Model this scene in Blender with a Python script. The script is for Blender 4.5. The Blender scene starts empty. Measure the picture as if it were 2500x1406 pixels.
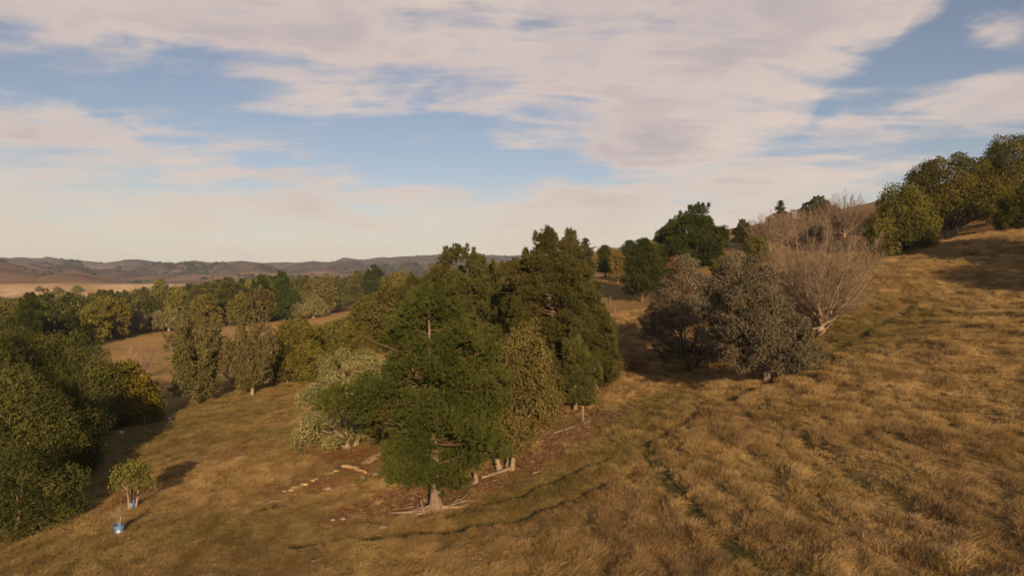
import bpy, math, random
import numpy as np
from mathutils import Vector

# ------------------------------------------------------------------ camera, sky, sun, exposure
sc = bpy.context.scene
CZ = 16.0
F = 1667.0
cam_d = bpy.data.cameras.new('camera'); cam = bpy.data.objects.new('camera', cam_d)
sc.collection.objects.link(cam)
cam_d.sensor_width = 36.0; cam_d.lens = 24.0; cam_d.clip_start = 0.5; cam_d.clip_end = 30000
cam.location = (0, 0, CZ); cam.rotation_euler = (math.radians(90), 0, 0)
sc.camera = cam
SUN_EL = math.radians(14.5)
LIGHT = Vector((-0.17, 1.0, 0)).normalized()            # the way the light travels over the ground
sun_d = bpy.data.lights.new('sun', 'SUN'); sun = bpy.data.objects.new('sun', sun_d)
sc.collection.objects.link(sun)
sun_d.energy = 5.0; sun_d.angle = math.radians(0.6); sun_d.color = (1.0, 0.69, 0.39)
ldir = Vector((LIGHT.x*math.cos(SUN_EL), LIGHT.y*math.cos(SUN_EL), -math.sin(SUN_EL)))
sun.rotation_euler = ldir.to_track_quat('-Z', 'Y').to_euler()
sun.location = (0, -50, 80)
SUN_ROT = math.atan2(-LIGHT.x, -LIGHT.y)                # compass angle of the sun (clockwise from +Y)

sc.view_settings.view_transform = 'Standard'; sc.view_settings.look = 'None'
sc.view_settings.exposure = 0.55; sc.view_settings.gamma = 1.0
sc.view_settings.use_curve_mapping = False
cy = sc.cycles
cy.max_bounces = 5; cy.diffuse_bounces = 3; cy.glossy_bounces = 1; cy.transmission_bounces = 2
cy.transparent_max_bounces = 4; cy.volume_bounces = 0
cy.use_denoising = True
cy.caustics_reflective = False; cy.caustics_refractive = False
cy.use_adaptive_sampling = True; cy.adaptive_threshold = 0.015

world = bpy.data.worlds.new('World'); sc.world = world; world.use_nodes = True
SKY_STRENGTH = 0.12
world.cycles.sampling_method = 'MANUAL'; world.cycles.sample_map_resolution = 512

class NT:
    """short-hand for building node trees"""
    def __init__(s, nt): s.nt = nt; s.n = nt.nodes; s.l = nt.links
    def new(s, t, **kw):
        nd = s.n.new(t)
        for k, v in kw.items(): setattr(nd, k, v)
        return nd
    def put(s, sock, v):
        if v is None: return
        if hasattr(v, 'is_output'): s.l.new(v, sock)
        else: sock.default_value = v
    def math(s, op, a, b=None, c=None, clamp=False):
        nd = s.new('ShaderNodeMath', operation=op, use_clamp=clamp)
        s.put(nd.inputs[0], a); s.put(nd.inputs[1], b); s.put(nd.inputs[2], c)
        return nd.outputs[0]
    def vmath(s, op, a, b=None):
        nd = s.new('ShaderNodeVectorMath', operation=op)
        s.put(nd.inputs[0], a); s.put(nd.inputs[1], b)
        return nd.outputs['Value'] if op in ('LENGTH', 'DOT_PRODUCT') else nd.outputs[0]
    def mix(s, f, a, b, mode='MIX'):
        nd = s.new('ShaderNodeMix', data_type='RGBA', blend_type=mode)
        s.put(nd.inputs[0], f); s.put(nd.inputs[6], a); s.put(nd.inputs[7], b)
        return nd.outputs[2]
    def ramp(s, x, lo, hi, a=0.0, b=1.0, smooth=True):
        nd = s.new('ShaderNodeMapRange', interpolation_type='SMOOTHSTEP' if smooth else 'LINEAR')
        s.put(nd.inputs[0], x); s.put(nd.inputs[1], lo); s.put(nd.inputs[2], hi); s.put(nd.inputs[3], a); s.put(nd.inputs[4], b)
        return nd.outputs[0]
    def noise(s, vec, scale, detail=4, rough=0.55, dist=0.0, col=False):
        nd = s.new('ShaderNodeTexNoise')
        if vec is not None: s.l.new(vec, nd.inputs['Vector'])
        nd.inputs['Scale'].default_value = scale; nd.inputs['Detail'].default_value = detail
        nd.inputs['Roughness'].default_value = rough; nd.inputs['Distortion'].default_value = dist
        return nd.outputs['Color'] if col else nd.outputs['Fac']
    def mapping(s, vec, loc=(0,0,0), rot=(0,0,0), scale=(1,1,1), kind='POINT'):
        nd = s.new('ShaderNodeMapping', vector_type=kind)
        s.l.new(vec, nd.inputs['Vector'])
        nd.inputs['Location'].default_value = loc; nd.inputs['Rotation'].default_value = rot; nd.inputs['Scale'].default_value = scale
        return nd.outputs[0]
    def rgb(s, c): return (c[0], c[1], c[2], 1.0)

def build_sky():
    w = NT(world.node_tree); w.n.clear()
    out = w.new('ShaderNodeOutputWorld'); bg = w.new('ShaderNodeBackground'); w.l.new(bg.outputs[0], out.inputs[0])
    bg.inputs['Strength'].default_value = SKY_STRENGTH
    sky = w.new('ShaderNodeTexSky', sky_type='NISHITA', sun_disc=False)
    sky.sun_elevation = SUN_EL; sky.sun_rotation = SUN_ROT
    sky.altitude = 200; sky.air_density = 1.0; sky.dust_density = 0.6; sky.ozone_density = 1.6
    tc = w.new('ShaderNodeTexCoord'); d = tc.outputs['Generated']
    sx = w.new('ShaderNodeSeparateXYZ'); w.l.new(d, sx.inputs[0])
    X, Y, Z = sx.outputs
    zz = w.math('ADD', w.math('MAXIMUM', Z, 0.0), 0.10)
    cb = w.new('ShaderNodeCombineXYZ')
    w.put(cb.inputs[0], w.math('DIVIDE', X, zz)); w.put(cb.inputs[1], w.math('DIVIDE', Y, zz))
    P = cb.outputs[0]                                     # point on the cloud sheet overhead
    ca = w.new('ShaderNodeCombineXYZ')
    w.put(ca.inputs[0], w.math('MULTIPLY', w.math('ARCTAN2', X, Y), 57.2958))
    w.put(ca.inputs[1], w.math('MULTIPLY', w.math('ARCSINE', Z), 57.2958))
    A = ca.outputs[0]                                     # compass bearing, height above the horizon in degrees
    # wobble of the bearing coordinates so that cloud banks have torn edges
    wob = w.noise(w.mapping(A, scale=(0.08, 0.14, 1)), 1.0, 7, 0.6, 0.6, col=True)
    wv = w.vmath('MULTIPLY', w.vmath('SUBTRACT', wob, (0.5, 0.5, 0.5)), (18.0, 9.0, 0.0))
    AW = w.vmath('ADD', A, wv)
    # broad banks and gaps: bearing, elevation, half width, half height, tilt (degrees), amount
    banks = [(-27, 20.5, 20, 3.6, 0, .42), (-5, 21.5, 17, 4.0, -4, .46), (7, 13.5, 9, 6.0, -25, .40), (17, 15.5, 13, 6.5, 28, .46),
             (28, 21, 14, 2.4, 8, .42), (-16.5, 14.6, 4.6, 1.7, -30, .34), (-8.8, 11.8, 3.6, 1.5, -28, .24), (-31, 9.7, 17, 2.1, -2, .40),
             (31, 11.0, 13, 2.8, 25, .36), (18.5, 9.6, 4.4, 1.5, 0, .28), (-18, 5.0, 32, 2.0, 0, .30), (6, 6.8, 22, 1.4, 0, .25),
             (-8.5, 16.4, 5, 1.4, -12, .2), (35, 15.2, 8, 1.5, 28, .3),
             (-28, 14.0, 17, 2.9, -2, -.62), (-6, 9.7, 14, 1.7, 0, -.5), (32.5, 16.9, 8, 2.1, 22, -.62), (3.4, 21.4, 2.2, 1.0, 0, -.35),
             (25.5, 12.9, 2.6, 1.0, 0, -.34), (28, 9.0, 5, 1.3, 0, -.36), (2, 10.2, 7, 1.4, -8, -.3), (-22, 17.4, 14, 1.0, 2, -.28), (-13, 12.6, 4, 1.2, 0, -.2)]
    acc = None
    for az, el, a, b, rot, amp in banks:
        q = w.mapping(AW, (az, el, 0), (0, 0, math.radians(rot)), (a, b, 1), 'TEXTURE')
        r2 = w.vmath('DOT_PRODUCT', q, q)
        g = w.math('MULTIPLY', w.math('POWER', 2.71828, w.math('MULTIPLY', r2, -0.9)), amp)
        acc = g if acc is None else w.math('ADD', acc, g)
    n1 = w.noise(w.mapping(P, rot=(0, 0, 0.5), scale=(0.9, 0.55, 1)), 1.1, 8, 0.52, 0.7)
    n2 = w.noise(w.mapping(P, loc=(3, 1, 0), rot=(0, 0, -0.35), scale=(0.55, 1.9, 1)), 1.6, 7, 0.6, 0.9)
    n3 = w.noise(w.mapping(A, rot=(0, 0, 0.12), scale=(0.05, 0.42, 1)), 1.0, 6, 0.6, 0.3)
    n4 = w.noise(w.mapping(P, loc=(7, 2, 0), rot=(0, 0, 0.9), scale=(0.7, 1.25, 1)), 3.4, 7, 0.52, 0.8)
    dens = w.math('ADD', w.math('MULTIPLY', w.math('SUBTRACT', n1, 0.5), 2.3), w.math('MULTIPLY', w.math('SUBTRACT', n2, 0.5), 1.5))
    dens = w.math('ADD', dens, w.math('MULTIPLY', w.math('SUBTRACT', n4, 0.5), w.ramp(Z, 0.05, 0.25, 0.3, 1.3)))
    dens = w.math('ADD', dens, w.math('MULTIPLY', w.math('SUBTRACT', n3, 0.5), 1.0))
    dens = w.math('ADD', dens, acc)
    dens = w.math('ADD', dens, -0.05)
    cover = w.ramp(dens, -0.34, 0.62, 0.02, 1.0)
    # near the horizon the thin cloud sheet is seen edge on and closes up
    low = w.ramp(Z, 0.0, 0.17, 0.72, 0.0)
    cover = w.math('SUBTRACT', 1.0, w.math('MULTIPLY', w.math('SUBTRACT', 1.0, cover), w.math('SUBTRACT', 1.0, low)))
    cover = w.math('MULTIPLY', cover, 0.95)
    sh = w.noise(w.mapping(P, loc=(0.12, -0.2, 0.4), rot=(0, 0, 0.6), scale=(1.0, 0.6, 1)), 1.5, 6, 0.55, 0.5)
    thick = w.math('ADD', w.math('MULTIPLY', w.ramp(dens, 0.2, 1.0), 0.62), w.math('MULTIPLY', w.math('SUBTRACT', sh, 0.42), 1.5), clamp=True)
    k = 1.0/SKY_STRENGTH
    lit = (0.545*k, 0.435*k, 0.37*k, 1); shade = (0.335*k, 0.29*k, 0.30*k, 1); cream = (0.53*k, 0.45*k, 0.355*k, 1)
    ccol = w.mix(thick, lit, shade)
    ccol = w.mix(w.ramp(Z, 0.02, 0.20, 1.0, 0.0), ccol, cream)
    blue = w.mix(1.0, sky.outputs[0], (0.66, 0.55, 0.53, 1), 'MULTIPLY')
    w.l.new(w.mix(cover, blue, ccol), bg.inputs['Color'])
build_sky()

# ------------------------------------------------------------------ small helpers
COL = sc.collection
def rs(seed): return np.random.default_rng(seed)

def norm(v): return v/np.maximum(np.linalg.norm(v, axis=-1, keepdims=True), 1e-9)

class MB:
    """collects vertices, quads and triangles; build() makes one mesh"""
    def __init__(s): s.v = []; s.f3 = []; s.f4 = []; s.t = []; s.n = 0
    def add(s, v, f, tint=None):
        v = np.asarray(v, float).reshape(-1, 3); f = np.asarray(f, np.int64)
        if len(v) == 0: return
        (s.f3 if f.shape[1] == 3 else s.f4).append(f + s.n)
        s.v.append(v); s.t.append(np.full(len(v), 0.5) if tint is None else np.asarray(tint, float)); s.n += len(v)
    def mesh(s, name, mat, smooth=False):
        m = bpy.data.meshes.new(name)
        v = np.concatenate(s.v)
        m.vertices.add(len(v)); m.vertices.foreach_set('co', v.astype(np.float32).ravel())
        f3 = np.concatenate(s.f3) if s.f3 else np.zeros((0, 3), np.int64)
        f4 = np.concatenate(s.f4) if s.f4 else np.zeros((0, 4), np.int64)
        loops = np.concatenate([f3.ravel(), f4.ravel()]).astype(np.int32)
        tot = np.concatenate([np.full(len(f3), 3), np.full(len(f4), 4)]).astype(np.int32)
        st = np.concatenate([[0], np.cumsum(tot)[:-1]]).astype(np.int32)
        m.loops.add(len(loops)); m.loops.foreach_set('vertex_index', loops)
        m.polygons.add(len(tot)); m.polygons.foreach_set('loop_start', st); m.polygons.foreach_set('loop_total', tot)
        if smooth: m.polygons.foreach_set('use_smooth', np.ones(len(tot), bool))
        a = m.attributes.new('tint', 'FLOAT', 'POINT'); a.data.foreach_set('value', np.concatenate(s.t).astype(np.float32))
        m.materials.append(mat); m.update(calc_edges=True)
        return m

def tube(mb, pts, rad, sides=6, tint=None, cap=True):
    pts = np.asarray(pts, float); rad = np.asarray(rad, float); n = len(pts)
    tg = norm(np.gradient(pts, axis=0))
    ref = np.array([0.0, 0, 1]) if abs(tg[:, 2]).mean() < 0.8 else np.array([1.0, 0.1, 0])
    u = norm(np.cross(tg, ref)); w = np.cross(tg, u)
    a = np.linspace(0, 2*np.pi, sides, endpoint=False)
    ring = pts[:, None] + rad[:, None, None]*(np.cos(a)[None, :, None]*u[:, None] + np.sin(a)[None, :, None]*w[:, None])
    v = ring.reshape(-1, 3)
    i = np.arange(n-1)[:, None]*sides; j = np.arange(sides)[None]; j2 = (j+1) % sides
    f = np.stack([i+j, i+j2, i+sides+j2, i+sides+j], -1).reshape(-1, 4)
    mb.add(v, f, None if tint is None else np.full(len(v), tint))
    if cap and sides >= 4:
        for e in (0, n-1):
            c = np.vstack([ring[e], pts[e]]); k = np.arange(sides)
            mb.add(c, np.stack([k, (k+1) % sides, np.full(sides, sides)], 1), None if tint is None else np.full(len(c), tint))

def bez(p0, p1, p2, n=5):
    t = np.linspace(0, 1, n)[:, None]
    return (1-t)**2*np.asarray(p0) + 2*t*(1-t)*np.asarray(p1) + t*t*np.asarray(p2)

def leaves(mb, c, axis, nrm, L, W, tint):
    """one kite-shaped leaf per row"""
    axis = norm(axis); side = norm(np.cross(nrm, axis))
    L = L[:, None]; W = W[:, None]
    v = np.stack([c - axis*L*.5, c + side*W*.5 - axis*L*.05, c + axis*L*.5, c - side*W*.5 - axis*L*.05], 1)
    n = len(c)
    mb.add(v.reshape(-1, 3), np.arange(4*n).reshape(n, 4), np.repeat(tint, 4))

def blades(mb, c, d, L, W, tint, rng):
    """thin triangles from c along d (needles, twigs)"""
    d = norm(d); side = norm(np.cross(d, rng.normal(size=d.shape)))
    v = np.stack([c + side*W[:, None]*.5, c - side*W[:, None]*.5, c + d*L[:, None]], 1)
    n = len(c)
    mb.add(v.reshape(-1, 3), np.arange(3*n).reshape(n, 3), np.repeat(tint, 3))

def sphere_dirs(rng, n): return norm(rng.normal(size=(n, 3)))

def vnoise(x, y, seed=0):
    xi = np.floor(x).astype(np.int64); yi = np.floor(y).astype(np.int64); fx = x-xi; fy = y-yi
    fx = fx*fx*(3-2*fx); fy = fy*fy*(3-2*fy)
    def h(a, b):
        k = (a*374761393 + b*668265263 + seed*974711) & 0xffffffff
        k = ((k ^ (k >> 13))*1274126177) & 0xffffffff
        return ((k ^ (k >> 16)) & 0xffff)/65535.0
    return (h(xi, yi)*(1-fx)+h(xi+1, yi)*fx)*(1-fy) + (h(xi, yi+1)*(1-fx)+h(xi+1, yi+1)*fx)*fy
def fbm(x, y, octv=4, seed=0, gain=.5):
    s = 0; a = 1; t = 0
    for i in range(octv):
        s = s + a*vnoise(x*2**i+i*17.3, y*2**i-i*9.1, seed+i); t += a; a *= gain
    return s/t

def obj(name, mesh, parent=None, **props):
    o = bpy.data.objects.new(name, mesh); COL.objects.link(o)
    if parent is not None: o.parent = parent
    for k, v in props.items(): o[k] = v
    return o
def empty(name, loc, rz=0.0, **props):
    o = bpy.data.objects.new(name, None); COL.objects.link(o)
    o.location = loc; o.rotation_euler = (0, 0, rz); o.empty_display_size = 0.3
    for k, v in props.items():
        if v: o[k] = v
    return o

# ------------------------------------------------------------------ the lie of the land
def W3(u, v, d): return ((u-1250)/F*d, d, CZ-(v-703)/F*d)
ctrl = [W3(*p) for p in [
    # toe of the slope and the flat on the left
    (292, 1300, 40), (0, 1406, 33.5), (50, 1310, 42), (330, 1240, 43.5), (475, 985, 87), (615, 965, 91), (752, 935, 98), (300, 1060, 69), (250, 1130, 58),
    (885, 1092, 61), (700, 1010, 78), (855, 855, 150), (345, 925, 112),
    # slope with the big pine
    (1065, 1245, 42), (1230, 1145, 48), (1423, 1028, 57), (1250, 1406, 30.4), (1800, 1406, 25.5), (2500, 1406, 21.3), (600, 1406, 33), (1600, 1200, 36.4),
    (2000, 1100, 36.9), (2500, 1000, 36), (2500, 800, 53), (2500, 650, 77), (1880, 928, 56), (2010, 815, 72), (1700, 910, 74), (2250, 900, 46),
    (1500, 940, 72), (1340, 985, 68),
    # brow on the right and the hollow behind it
    (2060, 765, 77), (2130, 660, 88), (2300, 600, 97), (2500, 566, 98), (2320, 578, 103), (2180, 640, 112),
    # spur and hill behind
    (1550, 850, 88), (1470, 770, 112), (1568, 735, 124), (1640, 665, 155), (1480, 675, 160), (1690, 650, 160), (1600, 588, 270), (1830, 590, 190), (2000, 530, 220),
    (2130, 495, 230), (2060, 580, 170), (2500, 400, 230), (1400, 700, 200),
    # paddock and forest floor
    (300, 850, 174), (850, 765, 265), (560, 800, 235), (700, 782, 255), (330, 815, 215), (100, 850, 150), (100, 780, 330), (800, 745, 400), (1150, 740, 300), (1000, 800, 150), (1100, 850, 105)]]
ctrl += [(-40, 5, 1.0), (0, 5, 3.8), (20, 0, 8.2), (60, 10, 18.5), (-90, 30, 0.6), (-90, 90, 0.4), (-150, 120, 0.2), (-200, 200, 0.6), (-260, 330, 1.5), (95, 60, 28), (120, 110, 36),
         (0, -30, 4), (60, -30, 18), (-60, -30, 0.6), (160, 60, 46), (200, 160, 58), (60, 330, 22), (150, 330, 40), (230, 330, 55), (-100, 420, 4), (0, 420, 8)]
ctrl = np.array(ctrl)
def _k(r2): return -np.sqrt(r2 + 12.0**2)
_d2 = ((ctrl[:, None, :2]-ctrl[None, :, :2])**2).sum(-1)
_n = len(ctrl)
_A = np.zeros((_n+3, _n+3)); _A[:_n, :_n] = _k(_d2) + np.eye(_n)*0.35
_A[:_n, _n] = 1; _A[:_n, _n+1:] = ctrl[:, :2]/100; _A[_n, :_n] = 1; _A[_n+1:, :_n] = (ctrl[:, :2]/100).T
_w = np.linalg.solve(_A, np.concatenate([ctrl[:, 2], [0, 0, 0]]))
def sstep(x, a, b):
    t = np.clip((x-a)/(b-a), 0, 1); return t*t*(3-2*t)
def rbf(x, y):
    out = np.zeros(x.shape)
    for i in range(_n): out += _w[i]*_k((x-ctrl[i, 0])**2 + (y-ctrl[i, 1])**2)
    return out + _w[_n] + _w[_n+1]*x/100 + _w[_n+2]*y/100
def height(x, y):
    x = np.asarray(x, float); y = np.asarray(y, float)
    h = rbf(np.clip(x, -320, 260), np.clip(y, -60, 440))
    base = 3.0 + 2.5*fbm(x/160, y/160, 2, 5) + 3.0*sstep(y, 300, 650)
    # the far right keeps rising a little, then rolls over; the rest of the country is a plain
    far = sstep(np.maximum(np.maximum((y-330)/260.0, (-x-200)/220.0), np.maximum((x-220)/160.0, (-y-60)/120.0)), 0, 1)
    base = base + 34*np.exp(-(((x-330)/190)**2 + ((y-200)/330)**2))
    h = h*(1-far) + base*far
    # terrace bank across the plain, its top a touch above eye level
    bank = sstep(y + 0.10*x + 14*fbm(x/90, y*0+2, 2, 8), 600, 668)*sstep(-x, -900, -300)
    h = h*(1-bank) + 20.4*bank
    return h
def micro(x, y):
    r = np.hypot(x, y)
    a = 0.16*(fbm(x/3.1, y/3.1, 3, 21)-.5) + 0.5*(fbm(x/11, y/11, 2, 22)-.5)
    # sheep tracks: small steps along the slope
    s = height(x, y)*1.15 + 1.3*fbm(x/14, y/14, 3, 31) + x*0.02
    st = s-np.floor(s)
    tr = (0.24*(sstep(st, .55, .95) - st))*np.clip((x+18)/14, 0, 1)
    return (a+tr)*np.clip((260-r)/120, 0, 1)

gx = np.concatenate([-np.geomspace(62, 5000, 75)[::-1], np.arange(-61.5, 92, .5), np.geomspace(92.5, 5000, 70)])
gy = np.concatenate([-np.geomspace(30, 1500, 14)[::-1], np.arange(-29, 12, 2.0), np.arange(12.0, 112, .5), np.geomspace(112.6, 5000, 110)])
GX, GY = np.meshgrid(gx, gy)
GZ = height(GX, GY) + micro(GX, GY)

def ground(x, y):
    x = np.atleast_1d(np.asarray(x, float)); y = np.atleast_1d(np.asarray(y, float))
    i = np.clip(np.searchsorted(gx, x)-1, 0, len(gx)-2); j = np.clip(np.searchsorted(gy, y)-1, 0, len(gy)-2)
    fx = (x-gx[i])/(gx[i+1]-gx[i]); fy = (y-gy[j])/(gy[j+1]-gy[j])
    return (GZ[j, i]*(1-fx)+GZ[j, i+1]*fx)*(1-fy) + (GZ[j+1, i]*(1-fx)+GZ[j+1, i+1]*fx)*fy
_ds = np.geomspace(9, 1400, 1400)
def spot(u, v):
    """where a sight line meets the land"""
    x = (u-1250)/F*_ds; z = CZ-(v-703)/F*_ds
    g = ground(x, _ds)
    k = np.argmax(z < g) if (z < g).any() else len(_ds)-1
    k = max(k, 1)
    a = z[k-1]-g[k-1]; b = g[k]-z[k]
    t = a/(a+b) if (a+b) > 1e-6 else 0
    d = _ds[k-1]*(1-t)+_ds[k]*t
    return np.array([(u-1250)/F*d, d, float(ground((u-1250)/F*d, d)[0])])
def trail(pix, step=0.5):
    p = np.array([spot(*q) for q in pix]); out = []
    for a, b in zip(p[:-1], p[1:]):
        n = max(2, int(np.linalg.norm(b[:2]-a[:2])/step)); t = np.linspace(0, 1, n, endpoint=False)[:, None]
        out.append(a[None]*(1-t)+b[None]*t)
    return np.concatenate(out+[p[-1:]])

# ------------------------------------------------------------------ what grows or lies bare where, and painted step shade
def near_line(x, y, line, w):
    best = np.full(np.shape(x), 1e9)
    lo = line[:, :2].min(0)-6*w; hi = line[:, :2].max(0)+6*w
    m = (x > lo[0]) & (x < hi[0]) & (y > lo[1]) & (y < hi[1])
    if m.any():
        xs = x[m]; ys = y[m]; b = np.full(xs.shape, 1e9)
        for p in line[:, :2]: b = np.minimum(b, (xs-p[0])**2 + (ys-p[1])**2)
        best[m] = np.sqrt(b)
    return 1-sstep(best, w*.45, w)
def blob(x, y, c, rx, ry, rot=0):
    dx = x-c[0]; dy = y-c[1]; ca, sa = math.cos(rot), math.sin(rot)
    return np.exp(-(((dx*ca+dy*sa)/rx)**2 + ((-dx*sa+dy*ca)/ry)**2))
TRACK = trail([(1572, 1080), (1600, 1130), (1640, 1190), (1700, 1260), (1780, 1330), (1870, 1395), (1910, 1425)])
BROWTRACK = trail([(1570, 1086), (1650, 1045), (1700, 1010), (1760, 985), (1850, 945), (1960, 890), (2050, 850), (2130, 800), (2230, 745)])
STEP1 = trail([(720, 1330), (850, 1312), (1000, 1302), (1130, 1285), (1240, 1268), (1350, 1232), (1440, 1196), (1530, 1165)])
STEP2 = trail([(1090, 1256), (1180, 1228), (1290, 1196), (1370, 1165), (1480, 1120)])
STEP3 = trail([(1850, 990), (1980, 1080), (2100, 1170), (2220, 1250)])
DITCH = trail([(650, 1236), (720, 1212), (800, 1192), (860, 1172), (930, 1152), (960, 1140)])
SOILSTRIP = trail([(880, 1255), (960, 1225), (1040, 1205), (1120, 1205), (1200, 1175), (1300, 1110), (1400, 1050), (1480, 1005)])
CLAY1 = trail([(882, 1136), (910, 1118), (948, 1100)], .35)
CLAY2 = trail([(836, 1138), (862, 1140), (897, 1157)], .35)
GREENSTRIP = trail([(1190, 1246), (1330, 1196), (1450, 1125), (1530, 1060), (1590, 985), (1700, 945)])
def masks(x, y):
    n = fbm(x/4.5, y/4.5, 4, 41); n2 = fbm(x/17, y/17, 3, 42); n3 = fbm(x/1.7, y/1.7, 2, 43)
    pine = spot(1065, 1245); gum = spot(1235, 1145)
    dirt = 1.25*blob(x, y, pine+np.array([-1.8, .8, 0]), 4.2, 3.4, .2) + .8*blob(x, y, gum+np.array([3, 3.0, 0]), 6, 3.2, .75)
    dirt = np.maximum(dirt, .9*blob(x, y, spot(860, 1110), 5.0, 3.0, .3)); dirt = np.maximum(dirt, .8*blob(x, y, spot(1700, 925), 8, 6, .3))
    dirt = np.maximum(dirt, .7*blob(x, y, spot(800, 1180), 6.5, 2.2, .35))
    dirt = np.maximum(dirt, .4*blob(x, y, spot(1530, 860), 9, 7)); dirt = np.maximum(dirt, .7*blob(x, y, spot(2010, 820), 3, 3))
    dirt = np.maximum(dirt, .7*blob(x, y, spot(1420, 1010), 5.0, 5.0))
    dirt = np.maximum(dirt, 1.05*near_line(x, y, SOILSTRIP, 3.2))
    dirt = np.clip(dirt*(.35+1.25*n), 0, 1)
    dirt = np.maximum(dirt, np.maximum(near_line(x, y, CLAY1, 1.5), near_line(x, y, CLAY2, 1.0)))
    path_and_shade = np.maximum(near_line(x, y, TRACK, .78), .85*near_line(x, y, BROWTRACK, .95)*(n > .38))
    path_and_shade = np.maximum(path_and_shade, .9*near_line(x, y, STEP1, .75)*(n3 > .33)); path_and_shade = np.maximum(path_and_shade, .9*near_line(x, y, STEP2, .65)*(n3 > .33))  # shadow lines of the terrace steps, put in as dark ground colour
    path_and_shade = np.maximum(path_and_shade, .75*near_line(x, y, STEP3, .7)*(n3 > .35)); path_and_shade = np.maximum(path_and_shade, .9*near_line(x, y, DITCH, .6))
    green = sstep(n2, .45, .68)*.5
    green = np.maximum(green, .8*blob(x, y, spot(1560, 1020), 7, 6)); green = np.maximum(green, .8*blob(x, y, spot(1330, 1190), 7, 3.2, .4))
    green = np.maximum(green, .5*blob(x, y, spot(600, 1300), 14, 6)); green = np.maximum(green, .6*blob(x, y, spot(520, 1000), 14, 30, .1))
    green = np.maximum(green, .75*blob(x, y, spot(2080, 830), 9, 14, -.5))
    green = np.maximum(green, .65*sstep(-x, 22, 40)*sstep(150-y, 0, 40))
    green = np.maximum(green, .52*near_line(x, y, GREENSTRIP, 3.6))
    # the open straw slope is drier
    green = green*(1-.55*sstep(x, 6, 16)*sstep(62-y, 0, 12))
    green = np.clip(green*(.45+.9*n), 0, 1)
    return dirt, green, path_and_shade

# ------------------------------------------------------------------ materials
def new_mat(name):
    m = bpy.data.materials.new(name); m.use_nodes = True
    t = NT(m.node_tree); t.n.clear()
    out = t.new('ShaderNodeOutputMaterial')
    return m, t, out
def attr(t, name, typ='GEOMETRY'):
    nd = t.new('ShaderNodeAttribute', attribute_name=name, attribute_type=typ); return nd.outputs['Fac']

STRAW_A = (0.36, 0.235, 0.105); STRAW_B = (0.20, 0.125, 0.052); OLIVE = (0.125, 0.108, 0.032); SOIL = (0.20, 0.092, 0.038); GREEN = (0.105, 0.108, 0.028)

def ground_material():
    m, t, out = new_mat('dry_grassland')
    geo = t.new('ShaderNodeNewGeometry'); P = geo.outputs['Position']
    n1 = t.noise(P, .35, 6, .6); n2 = t.noise(P, 2.2, 5, .65, .3); n3 = t.noise(P, .02, 5, .6); n4 = t.noise(P, 9, 3, .6)
    dirt = attr(t, 'dirt'); green = attr(t, 'green'); path_and_shade = attr(t, 'path_and_shade'); paddock = attr(t, 'paddock')
    straw = t.mix(t.ramp(n2, .3, .7), t.rgb(STRAW_B), t.rgb((.31, .20, .088)))
    straw = t.mix(t.ramp(n1, .45, .75, 0, .5), straw, t.rgb(OLIVE))
    c = t.mix(green, straw, t.mix(t.ramp(n2, .3, .7), t.rgb(GREEN), t.rgb(OLIVE)))
    soil = t.mix(t.ramp(n2, .35, .7), t.rgb((.17, .075, .032)), t.rgb((.30, .15, .068)))
    c = t.mix(t.math('MULTIPLY', dirt, t.ramp(n2, .2, .55, .6, 1.0)), c, soil)
    c = t.mix(path_and_shade, c, t.mix(t.ramp(n2, .3, .7), t.rgb((.05, .055, .018)), t.rgb((.10, .085, .028))))  # dark green track; the same tone paints the shade of the steps
    pad = t.mix(t.ramp(t.noise(t.mapping(P, scale=(.6, 2.4, 1), rot=(0, 0, .2)), .08, 5, .6), .35, .7), t.rgb((.40, .25, .095)), t.rgb((.30, .20, .07)))
    c = t.mix(paddock, c, pad)
    sp = t.new('ShaderNodeSeparateXYZ'); t.l.new(P, sp.inputs[0])
    tan = t.mix(t.ramp(t.noise(t.mapping(P, scale=(1, .35, 2)), .035, 6, .65), .35, .65), t.rgb((.46, .34, .21)), t.rgb((.30, .20, .105)))
    c = t.mix(t.ramp(sp.outputs[1], 560, 625), c, tan)                  # bleached face and top of the far terrace
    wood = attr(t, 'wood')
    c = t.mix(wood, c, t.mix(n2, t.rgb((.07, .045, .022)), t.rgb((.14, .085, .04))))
    b = t.new('ShaderNodeBsdfPrincipled'); t.l.new(c, b.inputs['Base Color']); b.inputs['Roughness'].default_value = 1.0
    b.inputs['Specular IOR Level'].default_value = 0.05
    bp = t.new('ShaderNodeBump'); bp.inputs['Strength'].default_value = .9; bp.inputs['Distance'].default_value = .16
    t.l.new(t.math('ADD', n2, t.math('MULTIPLY', n4, .45)), bp.inputs['Height']); t.l.new(bp.outputs[0], b.inputs['Normal'])
    t.l.new(b.outputs[0], out.inputs[0])
    return m

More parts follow.
